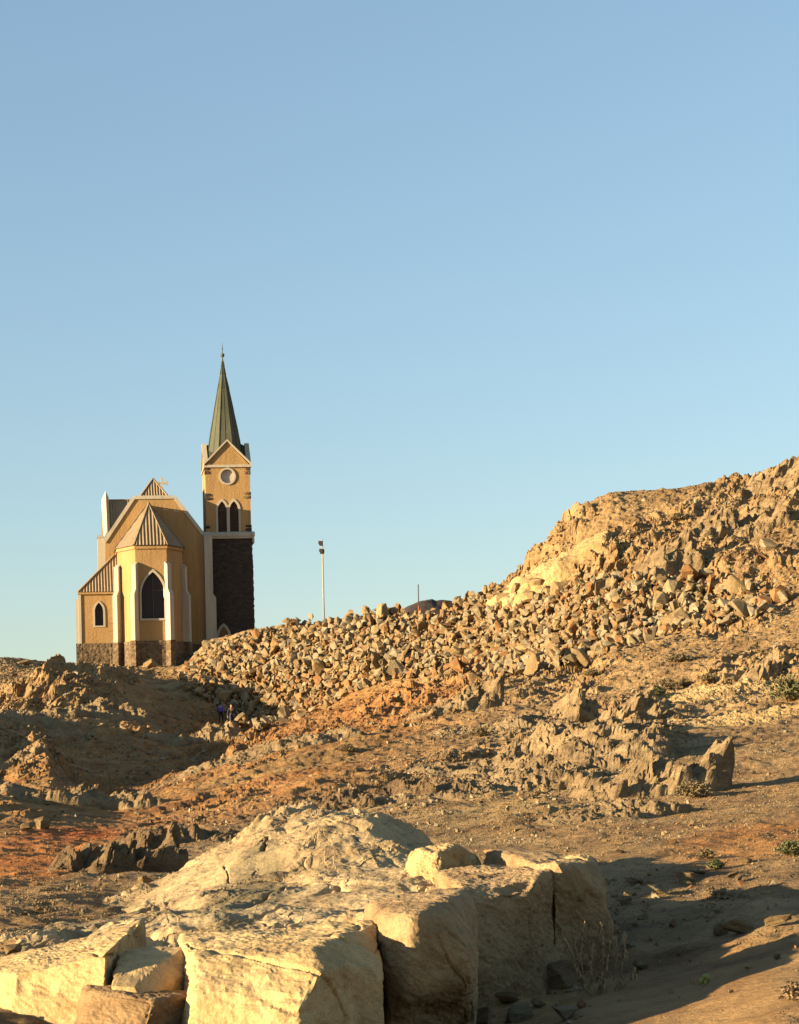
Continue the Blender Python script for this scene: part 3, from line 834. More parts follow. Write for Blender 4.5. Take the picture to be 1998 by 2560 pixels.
for k, (ar_, x0, x1) in enumerate(((la, l0, l1), (ra, r0_, r1_))):
    bm = bmesh.new()
    oo = arch((x0 + x1) / 2, bz0 - .2, x1 - x0 + (.40 if k == 0 else .405), bzs, bza + .27)
    ring(bm, oo, ar_, TY0 - .07 - .004 * k, TY0)
    wfr = part("belfry_window", bm, M['trim'])
    bm = bmesh.new()
    zz = bz0 + .06
    while zz < bza - .1:
        hw = (x1 - x0) / 2
        if zz > bzs:
            h = bza - bzs; rr = (h * h + hw * hw) / (2 * hw); s_ = zz - bzs + .06
            hw = max(.02, math.sqrt(max(0, rr * rr - s_ * s_)) - (rr - hw))
        xm = (x0 + x1) / 2
        prism(bm, [(xm - hw, TY0 + .10, zz), (xm - hw, TY0 + .12, zz - .03), (xm - hw, TY0 + .30, zz + .11), (xm - hw, TY0 + .28, zz + .13)], (2 * hw, 0, 0))
        zz += .135
    part("louver", bm, M['louver'], wfr)
    bm = bmesh.new(); poly(bm, ar_, TY0 + .36); part("backing", bm, M['door'], wfr)
    zt_ = Z3(800, 1345).z
    bm = bmesh.new(); box(bm, x0, x1, TY0 + .06, TY0 + .16, zt_ - .04, zt_ + .05); part("transom", bm, M['lead'], wfr)
bm = bmesh.new(); ring(bm, circ(21.6 / 26.2 * 1.04), circ(rad), TY0 - .10, TY0); rdl = part("roundel", bm, M['trim'])
bm = bmesh.new(); poly(bm, circ(rad), TY0 + .17); part("disc", bm, M['disc'], rdl)
# string course and raking copings of the four tower gables
bm = bmesh.new()
box(bm, tl - .14, trr + .16, TY0 - .16, TY0 - .003, zg - .20, zg - .03)
box(bm, tl - .10, trr + .12, TY0 - .11, TY0 - .004, zg - .03, zg + .06)
box(bm, tl - .12, tl - .003, TY0 - .003, TY1 + .1, zg - .20, zg - .03)
box(bm, trr + .003, trr + .13, TY0 - .003, TY1 + .1, zg - .20, zg - .03)
part("string_course", bm, M['trim'])
def rake(p, q, thick_vec):
    bm_ = bmesh.new(); p, q = Vector(p), Vector(q)
    u = Vector((0, 0, .20))
    prism(bm_, [p, q, q + u, p + u], thick_vec)
    return part("gable_coping", bm_, M['trim'])
ym = (TY0 + TY1) / 2
rake((tl - .12, TY0 - .20, zg + .02), (TCX, TY0 - .20, zga + .02), (0, .5, 0)); rake((TCX, TY0 - .203, zga + .02), (trr + .14, TY0 - .203, zg + .02), (0, .5, 0))
for xx in (tl - .14, trr - .32):
    rake((xx, TY0 + .31, zg + .02 + (zga - zg) * .12), (xx, ym, zga + .02), (.46, 0, 0)); rake((xx, ym, zga + .02), (xx, TY1 - .02, zg + .02), (.463, 0, 0))
# spire
spt = C(558.8, 894, TY0 + TW / 2)
SX, SY = TCX - .08, TY0 + TW / 2
zsb = C(565, 1121, TY0 + TW / 2).z - 1.6
ht = spt.z - zsb
HB = ht
bm = bmesh.new()
prof = [(0.0, 1.86), (0.16, 1.62), (0.30, 1.37), (0.5, 0.975), (0.7, 0.58), (0.84, 0.28), (0.92, 0.15), (0.965, 0.09), (1.0, 0.055)]
def oct_pt(r, k, ph): return (SX + r * math.cos(ph + k * math.pi / 4), SY + r * math.sin(ph + k * math.pi / 4))
PH = math.pi / 8
rings = []
for f_, r_ in prof:
    rings.append([bm.verts.new((*oct_pt(r_ * 1.06, k, PH), zsb + f_ * ht)) for k in range(8)])
for a, c in zip(rings, rings[1:]):
    for k in range(8): bm.faces.new((a[k], a[(k + 1) % 8], c[(k + 1) % 8], c[k]))
bm.faces.new(rings[0][::-1]); bm.faces.new(rings[-1])
spire = part("spire", bm, M['copper'])
bm = bmesh.new()
for k in range(8):     # standing seams on every face and rolls on the arrises
    for s_ in (0.0, 0.5):
        for (f0, ra0), (f1, ra1) in zip(prof[:-2], prof[1:-1]):
            def q(f_, r_):
                a_, b__ = Vector(oct_pt(r_ * 1.06, k, PH)), Vector(oct_pt(r_ * 1.06, k + 1, PH))
                return Vector((*(a_ * (1 - s_) + b__ * s_), zsb + f_ * ht))
            rr = .05 if s_ == 0 else .03
            tube(bm, q(f0, ra0), q(f1, ra1), rr, rr * max(.35, ra1 / max(ra0, .01)), 6)
part("seam", bm, M['copper_dark'], spire)
bm = bmesh.new()
bl = C(558.8, 888, TY0 + TW / 2); bmesh.ops.create_uvsphere(bm, u_segments=16, v_segments=10, radius=.21, matrix=Matrix.Translation((SX, SY, bl.z)))
tip = C(558.2, 864, TY0 + TW / 2).z
tube(bm, (SX, SY, spt.z - .3), (SX, SY, tip), .045, .03, 8)
bmesh.ops.create_uvsphere(bm, u_segments=10, v_segments=6, radius=.08, matrix=Matrix.Translation((SX, SY, tip - .35)))
tube(bm, (SX, SY, tip), (SX, SY, tip + .35), .018, .01, 6)
part("finial", bm, M['copper'], spire, True)
# valley roofs between gables and spire
bm = bmesh.new()
for (cx0, cy0) in ((tl, TY0), (trr, TY0), (trr, TY1), (tl, TY1)):
    mx, my = (TCX, cy0), (cx0, ym)
    bm.faces.new([bm.verts.new(q) for q in ((cx0, cy0, zg - .1), (mx[0], mx[1], zga - .15), (SX, SY, zga + .9), (my[0], my[1], zga - .15))])
part("tower_roof", bm, M['copper_dark'])
# dark stone quoins let into the plaster of the belfry
def quoins(x0, z0, side, n, seed):
    rg = random.Random(seed); bm_ = bmesh.new()
    for k in range(n):
        w_ = rg.choice((.42, .75, .6)); h_ = rg.uniform(.24, .34)
        z_ = z0 - k * .36
        xa, xb = (x0 - .06, x0 + w_) if side < 0 else (x0 - w_, x0 + .06)
        pr = .05 + .012 * k
        pts = []
        for q in range(10):
            a_ = 2 * math.pi * q / 10; rr = rg.uniform(.8, 1.06)
            pts.append(((xa + xb) / 2 + rr * (xb - xa) / 2 * max(-.95, min(.95, 1.25 * math.cos(a_))), TY0 - pr, z_ + rr * h_ / 2 * max(-.95, min(.95, 1.3 * math.sin(a_)))))
        prism(bm_, pts, (0, .2, 0))
        xo = x0 - .05 if side < 0 else x0 - .3
        box(bm_, xo, xo + .36, TY0 - pr * .6, TY0 + .5, z_ - h_ / 2, z_ + h_ / 2)
    return part("quoin", bm_, M['plinth'] if seed % 2 else M['dark_stone'])
quoins(tl, Z3(440, 600).z, -1, 2, 4); quoins(trr, Z3(1150, 600).z, 1, 2, 3)
quoins(tl, Z3(440, 1075).z, -1, 2, 6); quoins(trr, Z3(1150, 1045).z, 1, 2, 5)
quoins(tl, Z3(440, 1660).z, -1, 1, 8); quoins(trr, Z3(1180, 1640).z, 1, 2, 10)
# tower doorway
dx0, dx1 = C(400 + 897 / 6.065, 1590, TY0 - .3).x, C(400 + 1040 / 6.065, 1590, TY0 - .3).x
dza = C(559, 1320 + 1490 / 6.065, TY0 - .3).z
di = arch((dx0 + dx1) / 2, -1.6, dx1 - dx0, dza - 1.1, dza); do = arch((dx0 + dx1) / 2, -1.6, dx1 - dx0 + .55, dza - 1.1, dza + .3)
bm = bmesh.new(); ring(bm, do, di, TY0 - .34, TY0 - .05); dr = part("door_surround", bm, M['trim'])
bm = bmesh.new(); poly(bm, di, TY0 - .27); part("door", bm, M['door'], dr)
# ------------------------------------------------------------------ rocks
def ico(sub):
    b_ = bmesh.new(); bmesh.ops.create_icosphere(b_, subdivisions=sub, radius=1.0)
    v = np.array([x.co[:] for x in b_.verts], np.float32); f = np.array([[q.index for q in x.verts] for x in b_.faces], np.int32)
    b_.free(); return v / np.linalg.norm(v, axis=1, keepdims=True), f
ICO = {k: ico(k) for k in (2, 3, 4, 5, 6, 7)}
def plane_rock(planes, sub, p=14):
    """star-shaped rounded block bounded by planes (normal, distance from the centre)"""
    d, f = ICO[sub]
    acc = np.zeros(len(d), np.float64)
    for n, h in planes:
        n = np.asarray(n, float); n = n / np.linalg.norm(n)
        acc += np.maximum(0, d @ n / max(h, 1e-3)) ** p
    r = acc ** (-1.0 / p)
    return d * r[:, None], f
def mesh_normals(v, f):
    fn = np.cross(v[f[:, 1]] - v[f[:, 0]], v[f[:, 2]] - v[f[:, 0]])
    n = np.zeros_like(v)
    for k in range(3): np.add.at(n, f[:, k], fn)
    return n / np.maximum(np.linalg.norm(n, axis=1, keepdims=True), 1e-9)

def boulder(name, label, c, planes, mat, sub=6, p=16, amp=0.05, cell=0.35, bed=(0.5, 0.2, 0.84), cat="boulder", group=None, tints=None, crack=0.0):
    """c: centre; planes: list of (normal, point on the plane)"""
    c = Vector(c)
    pl = []
    for n, q in planes:
        n = Vector(n).normalized(); pl.append((n, (Vector(q) - c).dot(n)))
    v, f = plane_rock(pl, sub, p)
    v = v + np.array(c)
    n = mesh_normals(v, f)
    b_ = np.array(Vector(bed).normalized())
    q = v + np.outer(v @ b_, b_) * 1.6          # beds: relief squeezed across the bedding
    q2 = v + np.outer(v @ b_, b_) * 0.5
    dsp = amp * (1.0 * facet3(q2 / cell + .35 * fbm(q2 / cell, 2, 6)[:, None], 5, 1.1, .35) + 0.7 * fbm(q2 / (cell * 1.4), 4, 4) + .22 * facet3(q2 / (cell * .22), 14, 1.2) + .11 * facet3(q2 / (cell * .09), 15, 1.2) + 0.16 * fbm(q / (cell * .13), 4, 9))
    edge = np.clip(1 - np.abs(np.sort(np.abs(n), axis=1)[:, -1] - .78) / .1, 0, 1)
    dsp -= amp * .9 * edge * np.clip(vnoise(q2 / (cell * .5), 12), 0, 1)      # chipped edges
    if crack:
        k = np.abs(vnoise(q / (cell * 1.9) + 5, 31)); dsp -= crack * np.exp(-(k / 0.035) ** 2) * (vnoise(q / (cell * 3), 33) > -0.1)
    v = v + n * dsp[:, None]
    v -= np.array(c)
    me = mesh_np(name, v, f, mat, smooth=False)
    if tints is not None: add_attr(me, "tint", np.tile(np.array(tints, np.float32), (len(v), 1)))
    o = link(name, me); o.location = c
    tag(o, label, cat, group)
    return o
def up(n=1.0): return (0, 0, n)
def DP(px, py, d): return P(px, py, d)

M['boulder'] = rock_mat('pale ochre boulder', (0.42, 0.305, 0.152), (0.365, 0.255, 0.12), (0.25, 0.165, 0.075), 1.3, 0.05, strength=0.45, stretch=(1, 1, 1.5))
M['boulder_mid'] = rock_mat('stained shade-darkened tan boulder', (0.30, 0.215, 0.115), (0.235, 0.16, 0.082), (0.15, 0.095, 0.048), 1.4, 0.05, strength=0.5, stretch=(1, 1, 1.5))  # iron stain plus shade put into the colour of the shaded boulders
M['boulder_brown'] = rock_mat('brown stained boulder', (0.29, 0.20, 0.105), (0.22, 0.14, 0.068), (0.13, 0.075, 0.037), 1.6, 0.06)
M['rubble_grey'] = rock_mat('grey quarry stone', (0.26, 0.208, 0.12), (0.19, 0.148, 0.084), (0.12, 0.089, 0.05), 0.9, 0.08, pos=False)
M['rubble_tan'] = rock_mat('tan quarry stone', (0.26, 0.19, 0.098), (0.19, 0.132, 0.065), (0.118, 0.077, 0.038), 0.9, 0.08, pos=False)
M['rubble_rust'] = rock_mat('rust brown quarry stone', (0.25, 0.14, 0.055), (0.18, 0.094, 0.037), (0.10, 0.052, 0.026), 0.9, 0.08, pos=False)
M['crag'] = rock_mat('craggy bedrock', (0.27, 0.20, 0.11), (0.20, 0.142, 0.076), (0.11, 0.075, 0.042), 0.8, 0.16)
M['crag_dark'] = rock_mat('shade-darkened crag', (0.20, 0.14, 0.075), (0.14, 0.094, 0.05), (0.075, 0.049, 0.028), 0.9, 0.16)  # brown darkened in the colour to stand for shadow on these outcrops
M['crag_pale'] = rock_mat('pale yellow quarry face', (0.40, 0.30, 0.145), (0.33, 0.235, 0.11), (0.22, 0.15, 0.07), 0.35, 0.25, stretch=(2.2, 1, .6), rot=(0, .3, 0), strength=1.0)

# --- near bedrock mass: low ridge of pale rock, its survey lines as for the hill
LH = [
 [(-120, 2760, 12.9), (1620, 2760, 12.9)],
 [(-120, 2720, 14.2), (0, 2700, 14.2), (300, 2640, 14.2), (900, 2660, 14.2), (1620, 2700, 14.2)],
 [(-120, 2560, 15.2), (0, 2490, 15.2), (150, 2420, 15.2), (300, 2375, 15.2), (430, 2385, 15.2), (470, 2400, 15.2), (580, 2350, 15.2), (760, 2325, 15.2), (900, 2300, 15.2), (1050, 2262, 15.2), (1100, 2420, 15.2), (1180, 2700, 15.2), (1620, 2800, 15.2)],
 [(-120, 2510, 16.2), (0, 2450, 16.2), (150, 2395, 16.2), (300, 2342, 16.2), (450, 2322, 16.2), (600, 2300, 16.2), (760, 2282, 16.2), (900, 2262, 16.2), (1050, 2228, 16.2), (1120, 2300, 16.2), (1180, 2600, 16.2), (1400, 2700, 16.2), (1620, 2700, 16.2)],
 [(-120, 2450, 18), (0, 2400, 18), (200, 2345, 18), (350, 2302, 18), (450, 2270, 18), (560, 2238, 18), (650, 2232, 18), (700, 2230, 18), (800, 2215, 18), (950, 2196, 18), (1100, 2190, 18), (1250, 2188, 18), (1350, 2195, 18), (1420, 2260, 18), (1500, 2520, 18), (1620, 2620, 18)],
 [(-120, 2410, 20), (0, 2360, 20), (250, 2300, 20), (400, 2242, 20), (550, 2185, 20), (700, 2140, 20), (850, 2108, 20), (1000, 2118, 20), (1120, 2160, 20), (1250, 2192, 20), (1400, 2215, 20), (1500, 2280, 20), (1620, 2500, 20)],
 [(-120, 2380, 22.5), (0, 2320, 22.5), (300, 2250, 22.5), (450, 2182, 22.5), (560, 2122, 22.5), (700, 2064, 22.5), (760, 2050, 22.5), (820, 2046, 22.5), (930, 2054, 22.5), (1030, 2090, 22.5), (1130, 2155, 22.5), (1250, 2205, 22.5), (1500, 2300, 22.5), (1620, 2450, 22.5)],
 [(-120, 2360, 25), (0, 2330, 25), (400, 2240, 25), (700, 2120, 25), (820, 2108, 25), (1000, 2150, 25), (1200, 2260, 25), (1620, 2420, 25)],
 [(-120, 2380, 28), (1620, 2400, 28)],
]
uc = np.linspace(-120, 1640, 1050)
HX_, HY_, HZ_, HT_ = surface(LH, uc, [40, 60, 130, 130, 120, 120, 60, 20])
HP = np.stack([HX_, HY_, HZ_], -1).reshape(-1, 3)
hx, hy = img(HP[:, 0], HP[:, 1], HP[:, 2])
# beds dip to the left, so relief is stretched up the slope to the right
a1 = HP @ np.array([0.78, 0.55, 0.3]); a2 = HP @ np.array([-0.62, 0.72, 0.3]); a3 = HP[:, 2]
def SH(l1, l2): return np.stack([a1 / l1, a2 / l2], -1)
wob = fbm(HP / 0.9, 3, 51)[:, None] * 0.25
lich = np.clip(zones(hx, hy, [(600, 2250, 170, 75, 25, 1.0), (640, 2170, 90, 60, 35, .9), (250, 2310, 120, 40, 25, .7), (760, 2420, 90, 40, 20, .3)]) + .3 * fbm(HP / .35, 3, 71), 0, 1)
brk = np.clip(0.55 + 0.9 * fbm(HP / 1.1, 3, 52), 0.12, 1.3)
dh = (0.16 * facet2(SH(1.7, 1.1) + wob * 1.5, 41, 1.3, .12) + brk * (0.095 * facet2(SH(0.62, 0.42) + wob * 1.4, 42, 1.6, .4) + 0.04 * facet2(SH(0.24, 0.17) + wob * 2, 43, 1.8, .25) + 0.016 * facet2(SH(.10, .07) + wob * 3, 49, 1.8, .3) + 0.05 * ridged(np.stack([a1 / .9, a2 / .3, a3], -1) + wob, 3, 46))
      + 0.09 * fbm(HP / 1.3, 3, 44) + 0.010 * fbm(HP / .09, 3, 45))
cr = np.exp(-(vnoise(np.stack([a1 / 1.1, a2 / .9, a3 * 0], -1) + wob * 1.5, 53) / 0.03) ** 2); dh -= 0.09 * cr
cr2 = np.exp(-(vnoise(np.stack([a1 / .45, a2 / .33, a3 * 0], -1) + wob * 2, 54) / 0.05) ** 2); dh -= 0.03 * cr2 * brk
HP[:, 2] += dh * 0.9
HP[:, 0] += 0.05 * facet2(SH(0.6, 0.4) + 3.3, 47, 1.2)
HP[:, 1] += 0.05 * facet2(SH(0.5, 0.4) + 7.3, 48, 1.2)
me = mesh_np("bedrock_outcrop", HP, grid_faces(*HX_.shape), M['near_rock'], smooth=False)
tn = np.ones((len(HP), 3), np.float32)
tn = tn * (1 - lich[:, None] * 0.95) + np.array((0.46, 0.50, 0.52), np.float32) * lich[:, None] * 0.95
add_attr(me, "tint", tn)
near = tag(link("bedrock_outcrop", me), "long low outcrop of pale bedrock with a grey weathered patch, behind the big boulders", "rock outcrop")

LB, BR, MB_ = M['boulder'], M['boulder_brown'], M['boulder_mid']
def back(d): return ((0.05, 1, 0.1), (0, d, 0.5))
FLOOR = ((0, 0, -1), (0, 0, -0.8))
boulder("boulder", "largest pale boulder with bright flat front and five-sided shaded right face", DP(700, 2500, 13.4),
  [((-.42, -.84, .34), DP(640, 2470, 12.3)), ((.84, -.54, .06), DP(868, 2490, 12.6)), ((-.06, -.03, .99), DP(700, 2345, 13.3)), ((.50, -.25, .82), DP(905, 2392, 13.0)),
   ((-.95, -.10, .20), DP(455, 2500, 12.9)), ((1, -.05, 0), DP(956, 2500, 13.2)), back(14.2), ((-1, 0, 0), DP(452, 2500, 14.5)), FLOOR, ((-.2, -.5, .85), DP(660, 2358, 12.75))], LB, 7, 40, 0.034, 0.42, crack=.03)
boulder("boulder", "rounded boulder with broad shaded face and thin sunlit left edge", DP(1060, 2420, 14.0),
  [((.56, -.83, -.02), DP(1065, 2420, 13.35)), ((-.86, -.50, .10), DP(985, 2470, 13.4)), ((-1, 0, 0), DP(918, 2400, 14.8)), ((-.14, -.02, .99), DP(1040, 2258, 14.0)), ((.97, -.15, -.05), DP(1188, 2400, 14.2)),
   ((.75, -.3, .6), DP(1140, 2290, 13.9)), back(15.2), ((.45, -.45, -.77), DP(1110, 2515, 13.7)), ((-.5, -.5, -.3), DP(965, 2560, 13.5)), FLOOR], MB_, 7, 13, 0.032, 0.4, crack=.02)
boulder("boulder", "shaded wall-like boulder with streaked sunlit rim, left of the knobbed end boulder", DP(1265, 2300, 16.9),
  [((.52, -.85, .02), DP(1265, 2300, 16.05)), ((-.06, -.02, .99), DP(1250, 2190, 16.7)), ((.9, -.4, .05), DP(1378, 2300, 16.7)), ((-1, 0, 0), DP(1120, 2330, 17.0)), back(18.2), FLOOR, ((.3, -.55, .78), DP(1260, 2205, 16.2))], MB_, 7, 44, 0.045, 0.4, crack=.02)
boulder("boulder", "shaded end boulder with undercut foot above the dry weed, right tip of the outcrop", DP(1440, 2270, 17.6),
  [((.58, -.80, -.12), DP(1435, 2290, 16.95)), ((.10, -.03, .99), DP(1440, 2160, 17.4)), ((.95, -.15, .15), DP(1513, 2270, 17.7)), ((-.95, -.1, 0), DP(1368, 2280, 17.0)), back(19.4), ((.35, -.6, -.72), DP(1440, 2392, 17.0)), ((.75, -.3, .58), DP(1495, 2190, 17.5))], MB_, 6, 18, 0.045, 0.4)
boulder("boulder", "small pale knob of rock sitting on the undercut end boulder", DP(1462, 2165, 17.9),
  [((-.6, -.7, .3), DP(1440, 2165, 17.8)), ((.8, -.4, .3), DP(1490, 2170, 17.85)), ((0, -.2, 1), DP(1462, 2139, 17.9)), back(18.15), ((0, 0, -1), DP(1462, 2235, 17.9))], LB, 5, 9, 0.02, 0.2)
boulder("boulder", "wide pale slab boulder sloping down to the lower left corner", DP(165, 2480, 13.7),
  [((-.36, -.78, .52), DP(175, 2455, 12.95)), ((-.24, -.03, .97), DP(200, 2372, 13.6)), ((-.85, -.4, .32), DP(42, 2530, 12.9)), ((1, -.12, 0), DP(298, 2430, 13.4)), back(14.6), FLOOR], LB, 7, 56, 0.032, 0.45, crack=.03)
boulder("boulder", "square pale boulder split from the wide slab by a dark upright crack", DP(352, 2430, 13.4),
  [((-.32, -.86, .38), DP(345, 2420, 12.65)), ((.93, -.37, .06), DP(405, 2400, 12.85)), ((-.05, -.15, .98), DP(375, 2340, 14.0)), ((-1, .05, 0), DP(303, 2430, 13.4)), back(13.6), FLOOR, ((.5, -.3, .8), DP(400, 2345, 13.5))], LB, 6, 56, 0.025, 0.4)
boulder("boulder", "low broken boulder with rusty brown right face, below the split square boulder", DP(345, 2560, 12.65),
  [((-.45, -.70, .55), DP(330, 2525, 12.42)), ((.82, -.55, .1), DP(425, 2535, 12.5)), ((.05, -.05, .99), DP(390, 2488, 12.6)), ((-.9, -.2, .3), DP(230, 2580, 12.2)), back(12.85), FLOOR], BR, 6, 18, 0.03, 0.3)
boulder("boulder", "rounded lump of pale rock on the right end of the outcrop crest", DP(1095, 2145, 18.6),
  [((-.5, -.7, .5), DP(1060, 2150, 18.2)), ((.75, -.5, .3), DP(1150, 2165, 18.4)), ((-1, 0, .3), DP(1030, 2150, 18.6)), ((.05, -.02, 1), DP(1090, 2122, 18.6)), back(19.1), FLOOR], LB, 6, 9, 0.05, 0.3)

# --- rock outcrops standing out of the hillside: tilted beds rising to the right and broken off in a scarp
def outcrop(label, px, py, w, h, n, mat, ang=38, seed=1, sink=0.35, elong=2.2, cat="rock outcrop", group=None, dd=0.8, spread=0.6, name="rock_outcrop"):
    """px, py: picture position of the foot; w, h: half width and height in metres; n: how many beds show"""
    loc, nor = hit(px, py)
    if loc is None: print("outcrop missed", label); return None
    nx, ny = 190, 120
    W_ = w * (.82 + spread * .6); D_ = max(w * .6, h * .9) * max(.8, dd)
    gx, gy = np.meshgrid(np.linspace(-1.2, 1.2, nx), np.linspace(-1.2, 1.2, ny))
    gx, gy = gx.ravel(), gy.ravel()
    ph_ = R(18 + (seed * 37) % 25)
    X = gx * W_ - gy * D_ * math.sin(ph_) * .5; Y = gy * D_ + gx * W_ * math.sin(ph_) * .7
    # ground under it, sampled on a coarse lattice
    cx_, cy_ = np.linspace(X.min(), X.max(), 22), np.linspace(Y.min(), Y.max(), 18)
    B = np.array([[drop(loc.x + a, loc.y + c)[0].z - loc.z for a in cx_] for c in cy_])
    fx = (X - cx_[0]) / (cx_[-1] - cx_[0]) * 21; fy = (Y - cy_[0]) / (cy_[-1] - cy_[0]) * 17
    ix, iy = np.clip(fx.astype(int), 0, 20), np.clip(fy.astype(int), 0, 16); fx -= ix; fy -= iy
    base = (B[iy, ix] * (1 - fx) + B[iy, ix + 1] * fx) * (1 - fy) + (B[iy + 1, ix] * (1 - fx) + B[iy + 1, ix + 1] * fx) * fy
    q = np.stack([X, Y, X * 0 + seed * 3.7], -1)
    wa = fbm(q / (w * .55), 3, seed); wb = fbm(q / (w * .55) + 9, 3, seed + 2)
    ax, ay = gx + .32 * wa, gy + .34 * wb
    ri = np.clip((ax + 1) / 1.65, 0, 1) ** 1.15 * np.clip((1 - ax) / .26, 0, 1) ** .8
    e = ri * np.clip(1 - ay * ay, 0, 1) ** .75 * np.clip((1.06 - np.maximum(np.abs(gx), np.abs(gy))) / .28, 0, 1) ** .7
    lump = np.clip(.72 + .75 * fbm(q / (w * .42), 3, seed + 4), .22, 1.35)
    nr_ = min(7, max(2.2, n / 4.5))
    steep = math.tan(R(min(ang, 62))) 
    def saw(f, s_):
        p_ = ax * f + ay * f * .22 + .55 * fbm(q / (w * .5), 3, s_); r_ = p_ - np.floor(p_)
        return np.where(r_ < .84, r_ / .84, (1 - r_) / .16)
    s1, s2 = saw(nr_ * .55, seed + 6), saw(nr_ * 1.6, seed + 8)
    rim = np.clip(e * 3.5, 0, 1)
    u = np.stack([X * .8 + Y * .5, -X * .5 + Y * .8], -1) / h
    z = h * np.tanh(e * lump * (.52 + .42 * s1 + .20 * s2) * 1.0) * .86
    z += h * rim * (.12 * facet2(u / .42 + wa[:, None] * .4, seed, 1.4, .3) + .085 * facet2(u / .17 + wb[:, None] * .5, seed + 1, 1.5, .4) + .04 * facet2(u / .07, seed + 2, 1.5, .4) + .022 * ridged(np.stack([u[:, 0] / .5, u[:, 1] / .15, u[:, 0] * 0], -1), 3, seed + 3) + .02 * fbm(q / (h * .035), 2, seed + 5))
    z -= h * .16 * (1 - np.clip(e * 5, 0, 1)) + (h * .5 + .3) * np.clip((np.maximum(np.abs(gx), np.abs(gy)) - .98) / .2, 0, 1)
    X2 = X + z * min(.45, .3 * steep) + h * rim * .05 * facet2(u / .2 + 5, seed + 11, 1.4, .3)
    Y2 = Y + h * rim * .05 * facet2(u / .2 + 9, seed + 12, 1.4, .3)
    me = mesh_np(name, np.stack([X2, Y2, base + z], -1), grid_faces(ny, nx), mat, smooth=False)
    o = link(name, me); o.location = loc
    return tag(o, label, cat, group)
CG, CD, CP = M['crag'], M['crag_dark'], M['crag_pale']
outcrop("jagged diagonal rib of tan rock casting a long shadow over gravel", 1605, 1985, 1.85, 1.4, 20, CG, 50, 11, spread=.55)
outcrop("low rugged ridge of tan beds running down left from the tilted swarm", 1120, 1985, 2.4, .7, 26, CG, 30, 41, spread=.95, dd=1.6)
outcrop("crowded thin beds between the grey hump and the diagonal rib", 1480, 1880, 1.8, .8, 22, CG, 42, 42, spread=.8, dd=1.6)
outcrop("small broken ledge of tan beds left of the grey hump", 1230, 1830, 2.2, .6, 16, CG, 30, 43, spread=.9, dd=1.6)
outcrop("low tan slabs at the foot of the diagonal rib", 1500, 2045, 1.3, .4, 10, CG, 35, 12, spread=.8)
outcrop("square dark-edged crag with a thin shadow, above the diagonal rib", 1535, 1803, 1.4, 1.55, 10, CG, 55, 13, spread=.35)
outcrop("grey hump of pitted rock left of the square crag", 1370, 1800, 1.8, 1.7, 12, CG, 35, 14, spread=.5)
outcrop("broad swarm of thin tilted tan beds on the middle of the slope", 1330, 1910, 3.0, 1.0, 36, CG, 38, 15, spread=.9, dd=2.0)
outcrop("pointed dark crag with a black shaded side beside the orange soil", 265, 2172, .95, .85, 16, CD, 48, 16, spread=.55)
outcrop("dark low mound of broken rock right of the pointed dark crag", 560, 2100, 1.9, .75, 16, CD, 20, 17, spread=.7)
outcrop("dark broken ledges in shadow beyond the near outcrop crest", 840, 2010, 2.6, .8, 18, CD, 25, 18, spread=.8)
outcrop("rounded brown boulder-like crag with a deep shadow below the stone rubble", 1130, 1770, 2.4, 2.2, 9, CG, 40, 19, spread=.3)
outcrop("sunlit mass of layered rock on the skyline left below the church", 190, 1765, 5.0, 1.3, 30, CG, 32, 20, spread=.75)
outcrop("layered rock shoulder at the left edge, under the skyline rock mass", 40, 1800, 4.0, 1.4, 20, CG, 35, 21, spread=.6)
outcrop("small sunlit ledge at the left edge below the dark hollow", 60, 1905, 2.6, 1.1, 12, CG, 25, 22, spread=.7)
outcrop("rough brown ledge at the lower left beside the shaded gully", 140, 2000, 2.4, .8, 14, CG, 20, 23, spread=.9)
outcrop("sunlit ledge of brown rock beside the two walkers", 480, 1850, 2.8, 1.2, 12, CG, 20, 24, spread=.7)
outcrop("long broken ledge on the near side of the shaded hollow", 640, 1900, 3.6, 1.0, 16, CG, 22, 25, spread=.9)
outcrop("tall ribbed crag on the skyline at the right edge", 1940, 1212, 2.2, 3.2, 12, CG, 70, 26, spread=.6, sink=.25)
outcrop("upright ribbed crag on the right slope beneath the rubble end", 1870, 1690, 1.4, 1.5, 9, CG, 68, 27, spread=.5)
outcrop("two leaning fins of rock on the hillside above the rubble", 1640, 1420, 2.6, 2.6, 8, CG, 62, 28, spread=.6)
outcrop("brown crag under the hill crest, left of the gully shadow", 1760, 1330, 2.4, 2.4, 8, CG, 58, 29, spread=.4)
outcrop("rounded knoll of brown rock on the upper right hillside", 1890, 1340, 2.6, 1.8, 8, CG, 30, 30, spread=.4)
outcrop("craggy ledges along the upper right hillside", 1930, 1265, 2.6, 1.2, 12, CG, 60, 31, spread=.8)
outcrop("pale cracked ledges among scrub at the right edge", 1900, 1800, 2.6, .6, 18, CP, 15, 32, spread=.9, dd=1.5)
outcrop("pale flat ledges under the ribbed crag at the right", 1750, 1735, 2.4, .5, 16, CP, 18, 33, spread=.9, dd=1.5)
# quarried yellow face
boulder("quarry_face", "bright yellow quarried rock face above the stone rubble", P(1400, 1440, 141),
  [((-.62, -.72, .30), P(1390, 1425, 137.3)), ((0, .2, 1), P(1480, 1340, 140)), ((-.55, -.1, .85), P(1330, 1446, 139)), ((.9, -.4, .2), P(1530, 1370, 137)), ((.3, -.7, .5), P(1520, 1345, 135.2)), ((0, 1, .1), P(1400, 1400, 147)), ((-.95, -.2, .2), P(1258, 1480, 141)), ((0, 0, -1), P(1400, 1560, 141))], CP, 6, 22, 0.26, 1.3, cat="rock face", bed=(.9, .1, .1))

